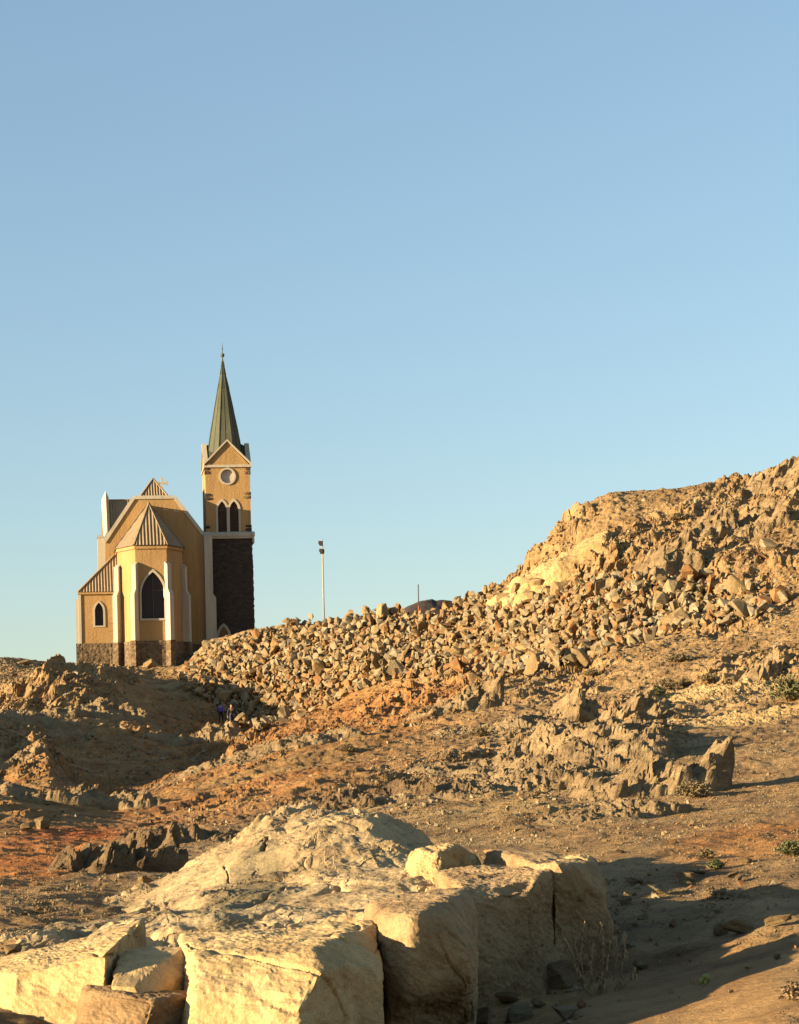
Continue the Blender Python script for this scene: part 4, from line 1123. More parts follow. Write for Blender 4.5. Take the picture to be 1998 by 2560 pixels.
# --- quarried stone rubble
def hull_stone(seed, n=16, flat=0.75, bev=0.05, rough_=0.02):
    rg = random.Random(seed); b_ = bmesh.new()
    sx_, sy_, sz_ = rg.uniform(.75, 1.15), rg.uniform(.6, 1.0), rg.uniform(.45, .9) * flat / .75
    for _ in range(n):
        q = Vector((rg.gauss(0, 1), rg.gauss(0, 1), rg.gauss(0, 1))).normalized()
        m_ = max(abs(q.x), abs(q.y), abs(q.z)) ** .7
        q = q / m_ * rg.uniform(.8, 1.0)
        b_.verts.new((q.x * sx_ * .5, q.y * sy_ * .5, q.z * sz_ * .5))
    r_ = bmesh.ops.convex_hull(b_, input=b_.verts)
    bmesh.ops.delete(b_, geom=[g for g in r_["geom_interior"] if isinstance(g, bmesh.types.BMVert)], context='VERTS')
    bmesh.ops.dissolve_limit(b_, angle_limit=R(14), verts=b_.verts, edges=b_.edges)
    if bev: bmesh.ops.bevel(b_, geom=list(b_.edges), offset=bev, segments=1, affect='EDGES', profile=.5)
    bmesh.ops.triangulate(b_, faces=b_.faces)
    return b_
def hull_np(seed, **k):
    b_ = hull_stone(seed, **k); b_.verts.index_update()
    v = np.array([x.co[:] for x in b_.verts], np.float32); f = np.array([[q.index for q in x.verts] for x in b_.faces], np.int32); b_.free()
    return v, f
stone_me = {}
for kind in ('rubble_grey', 'rubble_tan', 'rubble_rust'):
    stone_me[kind] = []
    for k in range(10):
        b_ = hull_stone(100 + k * 3 + len(kind), n=random.Random(k).randint(11, 18), bev=.015, flat=(.75, .48, .62)[k % 3])
        me = bpy.data.meshes.new("stone_block"); b_.to_mesh(me); b_.free(); me.materials.append(M[kind]); stone_me[kind].append(me)
RUB = [(445, 1695), (520, 1620), (600, 1592), (640, 1588), (730, 1560), (850, 1545), (1000, 1528), (1130, 1506), (1240, 1480), (1330, 1478), (1450, 1458), (1560, 1448), (1660, 1440), (1760, 1445), (1900, 1470), (1970, 1500),
       (1900, 1545), (1750, 1565), (1620, 1605), (1480, 1645), (1330, 1685), (1200, 1702), (1090, 1690), (980, 1700), (880, 1735), (800, 1780), (700, 1812), (640, 1830), (580, 1812), (520, 1760), (450, 1725)]
def inside(px, py, pg):
    c_ = False
    for (x0, y0), (x1, y1) in zip(pg, pg[1:] + pg[:1]):
        if (y0 > py) != (y1 > py) and px < (x1 - x0) * (py - y0) / (y1 - y0) + x0: c_ = not c_
    return c_
rg = random.Random(42)
spots = []
tries = 0
while len(spots) < 290 and tries < 60000:
    tries += 1
    px, py = rg.uniform(440, 1970), rg.uniform(1400, 1832)
    if not inside(px, py, RUB): continue
    if px > 1560 and rg.random() < .5: continue
    s = rg.choice((.75, .85, .95, 1.05, 1.2, 1.45, 1.75)) * (1.1 if px > 1000 else 1.0)
    if all((px - a) ** 2 + ((py - b) * 1.15) ** 2 > (15 * (s + c_)) ** 2 * .72 for a, b, c_ in spots): spots.append((px, py, s))
def zone(px):
    if px < 640: return "beside the church"
    if px < 1000: return "below the two masts"
    if px < 1300: return "under the rusty post"
    if px < 1560: return "below the yellow quarry face"
    return "at the right end of the rubble"
ADJ = {'rubble_grey': 'grey', 'rubble_tan': 'tan', 'rubble_rust': 'rust brown'}
def stone(px, py, s, kind, label, group, cat="stone", lift=0.16, name="stone_block", me=None, dz=0.0):
    loc, nor = hit(px, py)
    if loc is None: return None
    o = link(name, me or rg.choice(stone_me[kind]))
    o.location = loc + nor * s * lift + Vector((0, 0, dz))
    o.rotation_euler = (rg.uniform(0, 6.28), rg.uniform(0, 6.28), rg.uniform(0, 6.28))
    o.scale = (s * rg.uniform(.85, 1.2), s * rg.uniform(.85, 1.1), s * rg.uniform(.8, 1.1))
    return tag(o, label, cat, group)
for px, py, s in sorted(spots, key=lambda q: -q[1]):
    kind = rg.choices(('rubble_grey', 'rubble_tan', 'rubble_rust'), (.5, .38, .12))[0]
    sz = "large" if s > 1.25 else "angular"
    stone(px, py, s * .98, kind, f"{sz} {ADJ[kind]} block in the stone rubble {zone(px)}", f"{sz} {ADJ[kind]} blocks in the rubble {zone(px)}", dz=rg.random() * .35)
# everything smaller in the heap, too many to count
smalls = [hull_np(500 + k, n=10, bev=0, flat=.75) for k in range(14)]
def scatter(name, pts, mats, lab):
    V, Fc, mi, base = [], [], [], 0
    rs = np.random.RandomState(len(pts))
    for loc, s in pts:
        v, f = smalls[rs.randint(len(smalls))]
        ang = rs.uniform(0, 6.28, 3)
        m_ = np.array(Matrix.Rotation(ang[0], 3, 'X') @ Matrix.Rotation(ang[1], 3, 'Y') @ Matrix.Rotation(ang[2], 3, 'Z'))
        V.append((v * s) @ m_.T + np.array(loc)); Fc.append(f + base); base += len(v)
        mi.append(np.full(len(f), rs.choice(len(mats), p=[m[1] for m in mats])))
    me = mesh_np(name, np.concatenate(V), np.concatenate(Fc), None, smooth=False)
    for m_, _ in mats: me.materials.append(m_)
    me.polygons.foreach_set("material_index", np.concatenate(mi).astype(np.int32))
    return tag(link(name, me), lab, kind="stuff")
M['chip_grey'] = rock_mat('grey chips', (0.27, 0.225, 0.145), (0.20, 0.165, 0.105), (0.13, 0.10, 0.062), 2.0, 0.05)
M['chip_tan'] = rock_mat('tan chips', (0.26, 0.19, 0.10), (0.195, 0.135, 0.068), (0.12, 0.077, 0.04), 2.0, 0.05)
M['chip_rust'] = rock_mat('rust chips', (0.24, 0.135, 0.055), (0.17, 0.09, 0.04), (0.10, 0.055, 0.03), 2.0, 0.05)
MX = [(M['chip_grey'], .42), (M['chip_tan'], .44), (M['chip_rust'], .14)]
pts = []
while len(pts) < 5000:
    px, py = rg.uniform(430, 1990), rg.uniform(1400, 1840)
    if not inside(px, py, RUB): continue
    if px > 1600 and rg.random() < .35: continue
    loc, nor = hit(px, py)
    if loc: 
        s = rg.choice((.25, .32, .4, .5, .62, .75, .9)); pts.append((loc + nor * (s * .15 + rg.random() ** 2 * .45), s))
scatter("rubble", pts, MX, "heap of smaller broken stones filling the gaps of the rubble slope")
# gravel and loose stones over the whole slope, denser where the rock is broken
rs_ = np.random.RandomState(7)
def strew(n, x0, x1, y0, y1, sizes, base, cl):
    X = rs_.uniform(x0, x1, n); Y = rs_.uniform(y0, y1, n)
    ro = zones(X, Y, ROUGH); sa = zones(X, Y, [(1750, 2500, 600, 130, 12, 1.0)])
    cln = vnoise(np.stack([X / 55, Y / 22, X * 0], -1), 77) * .6 + vnoise(np.stack([X / 17, Y / 8, X * 0], -1), 78) * .5
    keep = rs_.uniform(0, 1, n) < (base + (1 - base) * np.clip(ro, 0, 1)) * np.clip(.55 + cl * cln, 0, 1.5) * (1 - .8 * sa)
    out = []
    for px, py in zip(X[keep], Y[keep]):
        loc, nor = hit(px, py)
        if loc is None or loc.y > 200: continue
        s = sizes[rs_.randint(len(sizes))] / F * loc.y
        out.append((loc + nor * s * .1, s))
    return out
pts = strew(70000, -30, 2030, 1150, 2560, (2.5, 3, 3.5, 4, 4.5, 5.5, 7, 9, 12, 16), .16, 1.3)
pts += strew(45000, 900, 2030, 1850, 2250, (1.8, 2.2, 2.6, 3, 3.6, 4.5, 6), .75, .9)
pts += strew(16000, -30, 700, 2180, 2460, (2.2, 2.8, 3.5, 4.5, 6, 8), .6, 1.0)
scatter("gravel", pts, MX, "loose gravel and small stones strewn over the slope")
# ------------------------------------------------------------------ distant dark hill behind the saddle
M['dark_hill'] = rock_mat('shade-darkened dolerite', (0.075, 0.055, 0.045), (0.055, 0.04, 0.034), (0.035, 0.026, 0.023), 0.12, 0.5)  # dark rock, with the hill's shadow also mixed into its colour
LDK = [[(880, 1640, 250), (1450, 1640, 250)],
       [(880, 1590, 275), (960, 1562, 275), (1000, 1548, 275), (1060, 1535, 275), (1150, 1535, 275), (1450, 1600, 275)],
       [(880, 1580, 290), (960, 1556, 290), (985, 1543, 290), (1010, 1531, 290), (1040, 1516, 290), (1063, 1508, 290), (1080, 1509, 290), (1090, 1514, 290), (1105, 1510, 290), (1122, 1511, 290), (1145, 1516, 290), (1250, 1530, 290), (1450, 1580, 290)],
       [(880, 1640, 330), (1450, 1640, 330)]]
gx, gy, gz, _t = surface(LDK, np.linspace(880, 1450, 160), [20, 30, 30])
gp_ = np.stack([gx, gy, gz], -1).reshape(-1, 3); gp_[:, 2] += .35 * fbm(gp_ / 4, 4, 3)
tag(link("hill", mesh_np("hill", gp_, grid_faces(*gx.shape), M['dark_hill'])), "dark rounded hill behind the saddle", kind="structure")

# ------------------------------------------------------------------ masts
def solid(name, col, rough_=.7):
    m_, t_, b_ = mat_new(name)
    n_ = noise_node(t_, coords(t_), 6, 5, .6)
    t_.links.new(ramp(t_, n_, [(.3, tuple(x * .8 for x in col)), (.7, tuple(x * 1.1 for x in col))]), b_.inputs["Base Color"])
    b_.inputs["Roughness"].default_value = rough_
    return m_
M['galv'] = solid('weathered pole', (0.30, 0.25, 0.18)); M['lampblack'] = solid('dark lamp housing', (0.05, 0.035, 0.03))
M['lampglass'] = solid('lamp glass', (0.45, 0.42, 0.36), .2); M['post'] = solid('dark iron post', (0.07, 0.06, 0.05)); M['rust'] = solid('red oxide paint', (0.26, 0.08, 0.045))
d_m = 176.0
b0, b1 = P(810.5, 1562, d_m), P(806.5, 1348.5, d_m)
mast = tag(empty("floodlight_mast", b0), "tall thin floodlight mast with two dark lamp heads behind the stone rubble", "mast")
k_ = d_m / F
H_ = b1.z - b0.z
bm = bmesh.new(); tube(bm, (0, 0, -1.0), (0, 0, H_), .085, .058, 10); bm_obj("pole", bm, M['galv'], mast, True)
def flood(px, py, w_, h_, dy):
    c_ = P(px, py, d_m) - b0; c_.y = dy
    b_ = bmesh.new()
    prism(b_, [c_ + Vector((-w_ / 2, -.16, h_ / 2)), c_ + Vector((w_ / 2, -.16, h_ / 2)), c_ + Vector((w_ / 2, -.16, -h_ / 2)), c_ + Vector((-w_ * .15, -.16, -h_ / 2)), c_ + Vector((-w_ / 2, -.16, -h_ * .12))], (0, .32, 0))
    strip(b_, c_ + Vector((w_ * .4, 0, 0)), Vector((0, 0, c_.z)), .05, .05)
    o_ = bm_obj("floodlight", b_, M['lampblack'], mast)
    b_ = bmesh.new()
    g_ = Vector((-.014, 0, -.014))
    b_.faces.new([b_.verts.new(q + g_) for q in (c_ + Vector((-w_ * .48, -.13, -h_ * .14)), c_ + Vector((-w_ * .18, -.13, -h_ * .48)), c_ + Vector((-w_ * .18, .13, -h_ * .48)), c_ + Vector((-w_ * .48, .13, -h_ * .14)))])
    bm_obj("lamp_glass", b_, M['lampglass'], o_)
flood(800.5, 1358.5, .30, .40, -.05); flood(802, 1378.5, .26, .42, -.06)
bm = bmesh.new(); c_ = P(811.3, 1378.5, d_m) - b0
prism(bm, [Vector((.04, -.05, c_.z + .2)), Vector((.17, -.05, c_.z + .18)), Vector((.15, -.05, c_.z - .17)), Vector((.04, -.05, c_.z - .2))], (0, .3, 0)); bm_obj("control_box", bm, M['lampblack'], mast)
p0, p1 = P(1047.5, 1545, 164.0), P(1045.6, 1461, 164.0)
post = tag(empty("iron_post", p0), "short thin iron post, dark above and red below, before the dark hill", "post")
Hq = p1.z - p0.z; sp = (P(1047, 1514, 164.0) - p0).z
bm = bmesh.new(); tube(bm, (0, 0, sp), (0, 0, Hq), .045, .045, 8); bm_obj("shaft", bm, M['post'], post, True)
bm = bmesh.new(); tube(bm, (0, 0, -1), (0, 0, sp), .05, .05, 8); bm_obj("painted_foot", bm, M['rust'], post, True)

# ------------------------------------------------------------------ people in the shaded hollow
def skin(name, nodes, edges, mat, parent, sub=1):
    """continuous surface grown round a skeleton: nodes {name: (x, y, z, r[, r2])}"""
    keys = list(nodes); me = bpy.data.meshes.new(name)
    me.from_pydata([nodes[k][:3] for k in keys], [(keys.index(a), keys.index(b)) for a, b in edges], [])
    o_ = link(name, me, parent)
    md = o_.modifiers.new("skin", 'SKIN'); md.use_smooth_shade = True
    for k, sv in zip(keys, me.skin_vertices[0].data):
        r = nodes[k][3]; sv.radius = (r, nodes[k][4] if len(nodes[k]) > 4 else r)
    me.skin_vertices[0].data[0].use_root = True
    o_.modifiers.new("sub", 'SUBSURF').levels = sub; o_.modifiers["sub"].render_levels = sub
    me.materials.append(mat)
    return o_
M['skin'] = solid('skin', (0.30, 0.18, 0.12)); M['hair'] = solid('dark hair', (0.02, 0.015, 0.012))
M['purple'] = solid('purple jacket', (0.115, 0.065, 0.34)); M['darkcloth'] = solid('dark jacket', (0.022, 0.017, 0.018)); M['jeans'] = solid('dark blue trousers', (0.03, 0.03, 0.065)); M['darktr'] = solid('dark trousers', (0.02, 0.017, 0.02)); M['shoe'] = solid('dark shoes', (0.02, 0.018, 0.016))
def person(px, py, d, rz, h, label, topm, legm, stride, hair_long):
    loc, _n = hit(px, py)
    if loc is None: loc = P(px, py, d)
    g_, _n = drop(loc.x, loc.y)
    o_ = tag(empty("person", g_, rz), label, "person")
    k = h / 1.72; s = stride
    def N(x, y, z, r, r2=None): return (x * k, y * k, z * k, r * k) + ((r2 * k,) if r2 else ())
    leg = lambda sg, f: {f"hip{sg}": N(.09 * sg, 0, .90, .085), f"knee{sg}": N(.095 * sg, .16 * f - .02, .49, .062), f"ankle{sg}": N(.095 * sg, .26 * f + (.09 if f < 0 else 0), .09 + (.06 if f < 0 else 0), .042)}
    arm = lambda sg, f: {f"sh{sg}": N(.18 * sg, 0, 1.40, .055), f"el{sg}": N(.25 * sg, .06 * f - .03, 1.13, .045), f"wr{sg}": N(.25 * sg, .15 * f + .04, .90, .032)}
    body = {"pelvis": N(0, 0, .95, .13, .10), "belly": N(0, 0, 1.10, .125, .09), "chest": N(0, -.01, 1.32, .14, .10), "neck": N(0, 0, 1.48, .055), "jaw": N(0, .015, 1.57, .072), "skull": N(0, -.005, 1.66, .085)}
    E_ = [("pelvis", "belly"), ("belly", "chest"), ("chest", "neck"), ("neck", "jaw"), ("jaw", "skull")]
    for sg, f in ((1, s), (-1, -s)):
        body.update(leg(sg, f)); body.update(arm(sg, -f))
        a_ = body[f"ankle{sg}"]; body[f"toe{sg}"] = (a_[0], a_[1] + .17 * k, .04 * k + (a_[2] - .09 * k) * .4, .035 * k)
        E_ += [("pelvis", f"hip{sg}"), (f"hip{sg}", f"knee{sg}"), (f"knee{sg}", f"ankle{sg}"), (f"ankle{sg}", f"toe{sg}"), ("chest", f"sh{sg}"), (f"sh{sg}", f"el{sg}"), (f"el{sg}", f"wr{sg}")]
        w_ = body[f"wr{sg}"]; body[f"palm{sg}"] = (w_[0], w_[1] + .02 * k, w_[2] - .07 * k, .03 * k); E_.append((f"wr{sg}", f"palm{sg}"))
        for q in range(4):
            ln = (.075, .085, .08, .062)[q]
            body[f"f{q}{sg}"] = (w_[0], w_[1] + (.045 - .02 * q) * k, w_[2] - .12 * k, .009 * k); body[f"g{q}{sg}"] = (w_[0] - .012 * sg * k, w_[1] + (.05 - .02 * q) * k, w_[2] - (.12 + ln * .7) * k, .008 * k)
            E_ += [(f"palm{sg}", f"f{q}{sg}"), (f"f{q}{sg}", f"g{q}{sg}")]
        body[f"th{sg}"] = (w_[0] - .02 * sg * k, w_[1] + .06 * k, w_[2] - .09 * k, .010 * k); E_.append((f"palm{sg}", f"th{sg}"))
    body["nose"] = N(0, .105, 1.615, .014); E_.append(("jaw", "nose"))
    skin("body", body, E_, M['skin'], o_)
    grow = lambda n_, f: (n_[0], n_[1], n_[2]) + tuple(r * f + .012 for r in n_[3:])
    jk = {"belly": grow(body["belly"], 1.1), "hem": grow(body["pelvis"], 1.12), "chest": grow(body["chest"], 1.1), "collar": N(0, 0, 1.45, .075)}
    je = [("belly", "hem"), ("belly", "chest"), ("chest", "collar")]
    tr = {"pelvis": grow(body["pelvis"], 1.02)}; te_ = []
    for sg in (1, -1):
        for a_ in ("sh", "el", "wr"): jk[f"{a_}{sg}"] = grow(body[f"{a_}{sg}"], 1.18)
        je += [("chest", f"sh{sg}"), (f"sh{sg}", f"el{sg}"), (f"el{sg}", f"wr{sg}")]
        for a_ in ("hip", "knee", "ankle"): tr[f"{a_}{sg}"] = grow(body[f"{a_}{sg}"], 1.12)
        te_ += [("pelvis", f"hip{sg}"), (f"hip{sg}", f"knee{sg}"), (f"knee{sg}", f"ankle{sg}")]
        a_, t_ = body[f"ankle{sg}"], body[f"toe{sg}"]
        skin("shoe", {"h": (a_[0], a_[1] - .03 * k, a_[2] - .03 * k, .045 * k), "t": (t_[0], t_[1], t_[2], .043 * k)}, [("h", "t")], M['shoe'], o_)
    skin("jacket", jk, je, topm, o_); skin("trousers", tr, te_, legm, o_)
    hr = {"top": N(0, -.02, 1.70, .085), "back": N(0, -.05, 1.63, .08)}; he = [("top", "back")]
    if hair_long: hr["tail"] = N(0, -.08, 1.47, .05); he.append(("back", "tail"))
    skin("hair", hr, he, M['hair'], o_)
    return o_
person(553, 1808, 155, R(-25), 1.62, "person in a purple jacket and dark trousers walking in the shaded hollow", M['purple'], M['darktr'], .7, True)
person(580, 1822, 153, R(20), 1.78, "person all in dark clothes standing beside the purple jacket in shade", M['darkcloth'], M['jeans'], .35, False)

# ------------------------------------------------------------------ plants
M['twig'] = solid('dry twigs', (0.27, 0.185, 0.10), .9); M['scrub'] = solid('brown scrub leaves', (0.17, 0.125, 0.06), .9); M['green'] = solid('dull green scrub leaves', (0.10, 0.105, 0.04), .9)
M['dead'] = solid('dead leaves', (0.25, 0.17, 0.09), .9); M['pad'] = solid('yellow green succulent', (0.22, 0.22, 0.05), .5); M['redtwig'] = solid('reddish dry stalks', (0.22, 0.10, 0.06), .9)
def shrub(px, py, r, h, label, leaf, seed, group=None, n=150):
    loc, _n = hit(px, py)
    if loc is None: return
    rg_ = random.Random(seed)
    o_ = tag(empty("shrub", loc), label, "shrub", group)
    V, Fq, L_, LF = [], [], [], []
    for k in range(n):
        a_ = rg_.uniform(0, 6.283); el = rg_.uniform(.15, 1.5); ln = rg_.uniform(.55, 1.0)
        tip = Vector((math.cos(a_) * math.cos(el) * r * ln, math.sin(a_) * math.cos(el) * r * ln, math.sin(el) * h * ln))
        mid = tip * .5 + Vector((rg_.uniform(-.12, .12) * r, rg_.uniform(-.12, .12) * r, .08 * h))
        base = Vector((tip.x * .08, tip.y * .08, -.1 * h))
        w_ = .014 * r + .004
        sd = Vector((-math.sin(a_), math.cos(a_), 0)) * w_
        i0 = len(V); V += [base - sd, base + sd, mid + sd * .7, mid - sd * .7, tip]; Fq += [(i0, i0 + 1, i0 + 2), (i0, i0 + 2, i0 + 3), (i0 + 3, i0 + 2, i0 + 4)]
        for q in range(7):
            t_ = rg_.uniform(.4, 1.0); c_ = mid.lerp(tip, (t_ - .4) / .6) + Vector((rg_.gauss(0, .06) * r, rg_.gauss(0, .06) * r, rg_.gauss(0, .05) * h))
            s_ = rg_.uniform(.03, .075) * r + .006
            e1 = Vector((rg_.gauss(0, 1), rg_.gauss(0, 1), rg_.gauss(0, 1))).normalized() * s_; e2 = e1.orthogonal().normalized() * s_ * .5
            i0 = len(L_); L_ += [c_ - e1, c_ + e2, c_ + e1, c_ - e2]; LF.append((i0, i0 + 1, i0 + 2, i0 + 3))
    link("stem", mesh_np("stem", V, Fq, M['twig'], False), o_)
    link("foliage", mesh_np("foliage", L_, LF, leaf, False), o_)
for args in (
 (1975, 1752, 1.15, 1.1, "dull green bush at the right edge among pale ledges", M['green'], 1),
 (1668, 1722, .8, .55, "brown scrub bush at the rim of the shaded dip, beside the pale ledges", M['scrub'], 2),
 (1712, 1716, .6, .42, "small brown scrub bush right of the bush at the dip's rim", M['scrub'], 3),
 (1640, 1738, .55, .4, "greyish scrub tuft in the shaded dip below the rubble", M['green'], 4),
 (1700, 1655, 1.0, .5, "dark flat scrub above the shaded dip", M['scrub'], 5),
 (1770, 1702, .55, .4, "round brown tuft left of the upright ribbed crag", M['scrub'], 6),
 (1437, 1885, .6, .5, "rust brown shrub among the thin tilted beds", M['scrub'], 7),
 (1735, 1995, .5, .38, "dry brown shrub on gravel below the long rib shadow", M['scrub'], 8),
 (1768, 2146, .17, .13, "low dry bush on orange soil right of the red stone", M['scrub'], 9),
 (1790, 2172, .16, .12, "small green tuft beside the tan stone on gravel", M['green'], 10),
 (1978, 2140, .24, .2, "yellowish scrub at the right edge on orange soil", M['green'], 11),
 (1805, 2246, .15, .11, "tangle of pale dry twigs at the sunlit rim of the big shadow", M['dead'], 12),
 (1985, 2500, .12, .12, "dry twigs on sand at the lower right edge", M['dead'], 13),
 (615, 2105, .28, .2, "brown scrub at the foot of the dark low mound", M['scrub'], 14),
 (870, 1880, .45, .3, "brown scrub tuft on the reddish middle slope", M['scrub'], 15),
 (1200, 1840, .5, .35, "dry scrub tuft left of the thin tilted beds", M['scrub'], 16),
 (1590, 1345, 1.0, .5, "brown scrub on the hillside above the yellow face", M['scrub'], 17),
 (1700, 1300, 1.1, .55, "dark scrub patch near the hill crest", M['scrub'], 18),
 (1480, 1690, .7, .4, "brown scrub on the shaded bank under the rubble", M['scrub'], 19),
): shrub(*args)
# dry weed in the shade of the end boulder
wl, _n = hit(1480, 2490)
weed = tag(empty("dry_weed", wl), "tall dead weed with drooping brown leaves in the shade by the end boulder", "weed")
wd = wl.y
def W(zx, zy, dy=0): return P(1340 + zx * .386, 2200 + zy * .386, wd + dy) - wl
stems = [([(400, 800), (330, 690), (270, 570), (215, 440), (160, 330), (142, 275)], -.05), ([(395, 790), (310, 640), (290, 500), (300, 400), (318, 265)], .08), ([(400, 800), (360, 640), (345, 520), (370, 400)], -.12),
         ([(410, 790), (430, 600), (440, 430), (425, 330), (418, 275)], .12), ([(410, 800), (450, 640), (470, 480), (490, 330), (520, 292), (532, 330)], 0), ([(420, 790), (500, 620), (540, 450), (575, 330)], .1),
         ([(430, 780), (500, 740), (545, 640), (565, 520), (578, 420)], -.08), ([(395, 790), (300, 690), (265, 560), (245, 460), (262, 380)], .15), ([(420, 790), (560, 700), (620, 620), (640, 560), (636, 660)], .05), ([(400, 800), (410, 700), (440, 650), (400, 620)], -.1)]
bm = bmesh.new(); lv = []
rg_ = random.Random(8)
for pts_, dy in stems:
    q = [W(x, y, dy * (i / len(pts_))) for i, (x, y) in enumerate(pts_)]
    for i, (a_, c_) in enumerate(zip(q, q[1:])): tube(bm, a_, c_, .0075 * (1 - .12 * i), .0075 * (1 - .12 * (i + 1)), 5)
    for a_, c_ in zip(q[1:], q[2:]):
        for k in range(13):
            lv.append(a_.lerp(c_, rg_.random()))
bm_obj("stem", bm, M['twig'], weed, True)
V, Fq = [], []
for c_ in lv:      # curled hanging leaves
    a_ = rg_.uniform(0, 6.283); l_ = rg_.uniform(.03, .075); w_ = rg_.uniform(.006, .013)
    ax = Vector((math.cos(a_), math.sin(a_), 0)); sd = Vector((-math.sin(a_), math.cos(a_), 0)) * w_
    i0 = len(V)
    for t_ in (0, .35, .7, 1):
        p_ = c_ + ax * l_ * .45 * math.sin(t_ * 2.2) - Vector((0, 0, l_ * (t_ ** 1.3)))
        ww_ = sd * (1 - abs(t_ - .45) * 1.5) + Vector((0, 0, .003))
        V += [p_ - ww_, p_ + ww_]
    for k in range(3): Fq.append((i0 + 2 * k, i0 + 2 * k + 1, i0 + 2 * k + 3, i0 + 2 * k + 2))
link("dead_leaves", mesh_np("dead_leaves", V, Fq, M['dead'], False), weed)
# small succulent
sl, _n = hit(1762, 2462)
suc = tag(empty("succulent", sl), "tiny yellow green succulent on shaded sand near the shadow's lower edge", "succulent")
kk = sl.y / F
for ox, oy, oz, r_, t_ in ((-9, 0, 8, 8, .5), (0, 4, 19, 7, .1), (8, -2, 17, 8, -.5), (1, -4, 6, 6, .2), (-2, 6, 11, 6, -.2)):
    b_ = bmesh.new(); bmesh.ops.create_icosphere(b_, subdivisions=3, radius=1)
    bmesh.ops.transform(b_, matrix=Matrix.Translation((ox * kk, oy * kk, oz * kk)) @ Matrix.Rotation(t_, 4, 'Y') @ Matrix.Diagonal((r_ * kk * .75, r_ * kk * .7, r_ * kk * 1.25, 1)), verts=b_.verts)
    bm_obj("pad", b_, M['pad'], suc, True)
b_ = bmesh.new()
for k in range(26):
    a_ = rg_.uniform(0, 6.28); q = Vector((rg_.uniform(-32, 6) * kk, rg_.uniform(-8, 8) * kk, 0))
    tube(b_, q, q + Vector((rg_.gauss(0, 6) * kk, rg_.gauss(0, 6) * kk, rg_.uniform(8, 20) * kk)), .0016, .001, 4)
bm_obj("dry_stalk", b_, M['redtwig'], suc)

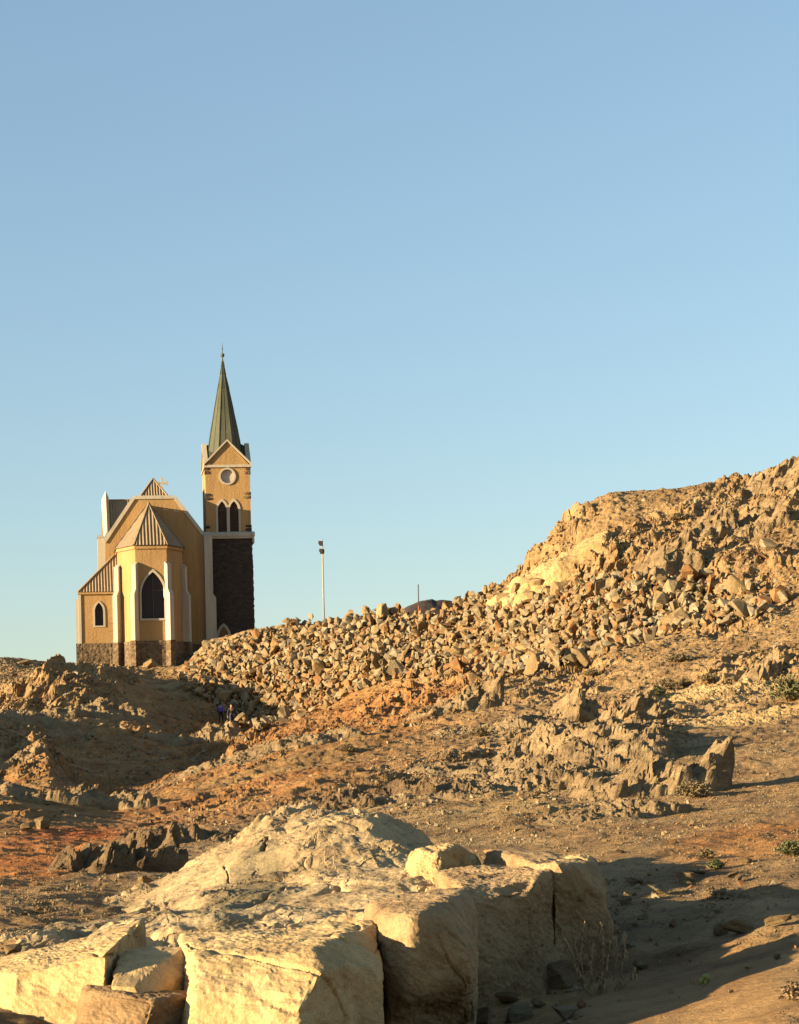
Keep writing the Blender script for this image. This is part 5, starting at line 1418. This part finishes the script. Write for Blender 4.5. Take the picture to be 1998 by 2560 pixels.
# ------------------------------------------------------------------ single stones one can point at
def lone(px, py, spx, kind, label, cat="stone", lift=.22):
    loc, _n = hit(px, py)
    if loc is None: return
    s = spx * loc.y / F
    o_ = stone(px, py, s, kind, label, None, cat, lift, "stone")
    o_.rotation_euler = (rg.uniform(-.3, .3), rg.uniform(-.3, .3), rg.uniform(0, 6.28)); o_.scale.z *= .85
    return o_
for args in (
 (1383, 2095, 22, 'rubble_grey', "pale rounded stone on gravel above the wall-like boulder"),
 (1416, 2130, 16, 'rubble_grey', "small pale stone on gravel right above the outcrop end"),
 (1547, 2110, 26, 'rubble_tan', "tan stone alone on gravel, left of the red stone"),
 (1550, 2135, 26, 'rubble_tan', "flat tan stone just below the lone tan stone"),
 (1681, 2108, 24, 'rubble_rust', "rust red stone on gravel at the edge of the orange soil"),
 (1730, 2060, 22, 'rubble_grey', "square pale block on gravel below the dry brown shrub"),
 (1864, 2160, 38, 'rubble_tan', "tan angular stone on orange soil left of the yellowish scrub"),
 (1709, 2205, 56, 'rubble_tan', "large triangular stone half in shadow at the shadow's upper edge"),
 (1752, 2192, 44, 'rubble_grey', "flat grey slab right of the large triangular stone"),
 (1834, 2195, 38, 'rubble_tan', "tan wedge stone right of the flat grey slab"),
 (1770, 2176, 22, 'rubble_tan', "small tan stone beside the green tuft"),
 (1911, 2180, 22, 'rubble_grey', "small pale stone right of the tan wedge stone"),
 (1662, 1812, 20, 'rubble_tan', "round stone alone on the gravel right of the square crag"),
 (1595, 2425, 70, 'rubble_grey', "whitish crumbly stone in shade right of the dry weed"),
 (1860, 2330, 92, 'rubble_tan', "cracked boulder-size stone in the middle of the big shadow"),
 (1808, 2335, 60, 'rubble_tan', "stone leaning against the left side of the cracked stone in shadow"),
 (1950, 2315, 64, 'rubble_tan', "rounded stone right of the cracked stone, on the shadow's rim"),
 (1945, 2398, 36, 'rubble_grey', "dark flat block on shaded sand near the right edge"),
 (1869, 2424, 20, 'rubble_rust', "small rust stone on shaded sand left of the dark flat block"),
 (1828, 2482, 22, 'rubble_grey', "pale stone lit by sun at the shadow's lower edge"),
 (1590, 2215, 70, 'rubble_grey', "grey slab in shadow just right of the outcrop's end"),
 (1650, 2235, 60, 'rubble_grey', "flat stone in shadow left of the large triangular stone"),
 (1560, 2260, 50, 'rubble_tan', "brown stone in deep shade against the end boulder"),
 (1290, 2455, 130, 'rubble_tan', "long fallen slab leaning under the wall-like boulder"),
 (1400, 2465, 110, 'rubble_tan', "fallen brown block behind the dry weed"),
 (1395, 2385, 80, 'rubble_tan', "fallen block tucked under the end boulder's foot"),
 (1250, 2510, 100, 'rubble_tan', "dark fallen block at the foot of the rounded boulder"),
 (1340, 2520, 60, 'rubble_grey', "small fallen stone in shade below the long slab"),
 (1420, 2548, 90, 'rubble_grey', "flat stone at the bottom edge in shade below the weed"),
 (1300, 2555, 80, 'rubble_grey', "stone at the bottom edge in deep shade"),
 (1200, 2560, 90, 'rubble_tan', "block at the bottom edge under the rounded boulder"),
 (85, 2395, 34, 'rubble_tan', "tan block on gravel above the wide slab, lower left"),
 (60, 2355, 40, 'rubble_tan', "angular stone on gravel near the left edge"),
 (30, 2385, 60, 'rubble_tan', "leaning stone at the left edge above the wide slab"),
 (365, 2215, 50, 'rubble_tan', "stone on the ledge behind the near outcrop, left side"),
 (60, 2075, 60, 'rubble_tan', "left one of two dark stones on the orange slope"),
 (105, 2072, 50, 'rubble_tan', "right one of two dark stones on the orange slope"),
 (340, 2035, 18, 'rubble_grey', "white pebble-like stone on the sunlit ridge of the gully"),
 (60, 1660, 34, 'rubble_tan', "boulder-like stone on the left skyline"),
 (380, 1668, 50, 'rubble_tan', "sunlit stone at the foot of the church apse"),
 (1925, 1370, 50, 'rubble_grey', "white topped stone on the upper right slope"),
 (1905, 1395, 50, 'rubble_rust', "dark upright stone below the white topped stone"),
 (1690, 1205, 26, 'rubble_tan', "stone on the hill crest near the ribbed skyline crag"),
): lone(*args)
# fallen scree in the shade beside the outcrop
pts = []
for k in range(420):
    px, py = rg.uniform(1180, 1960), rg.uniform(2205, 2560)
    if py > 2330 + (1700 - px) * .35: 
        if px > 1480: continue
    loc, nor = hit(px, py)
    if loc: s = rg.choice((8, 10, 14, 18, 26, 34)) / F * loc.y; pts.append((loc + nor * s * .08, s))
scatter("scree", pts, MX, "small fallen stones in the shade beside the near outcrop")
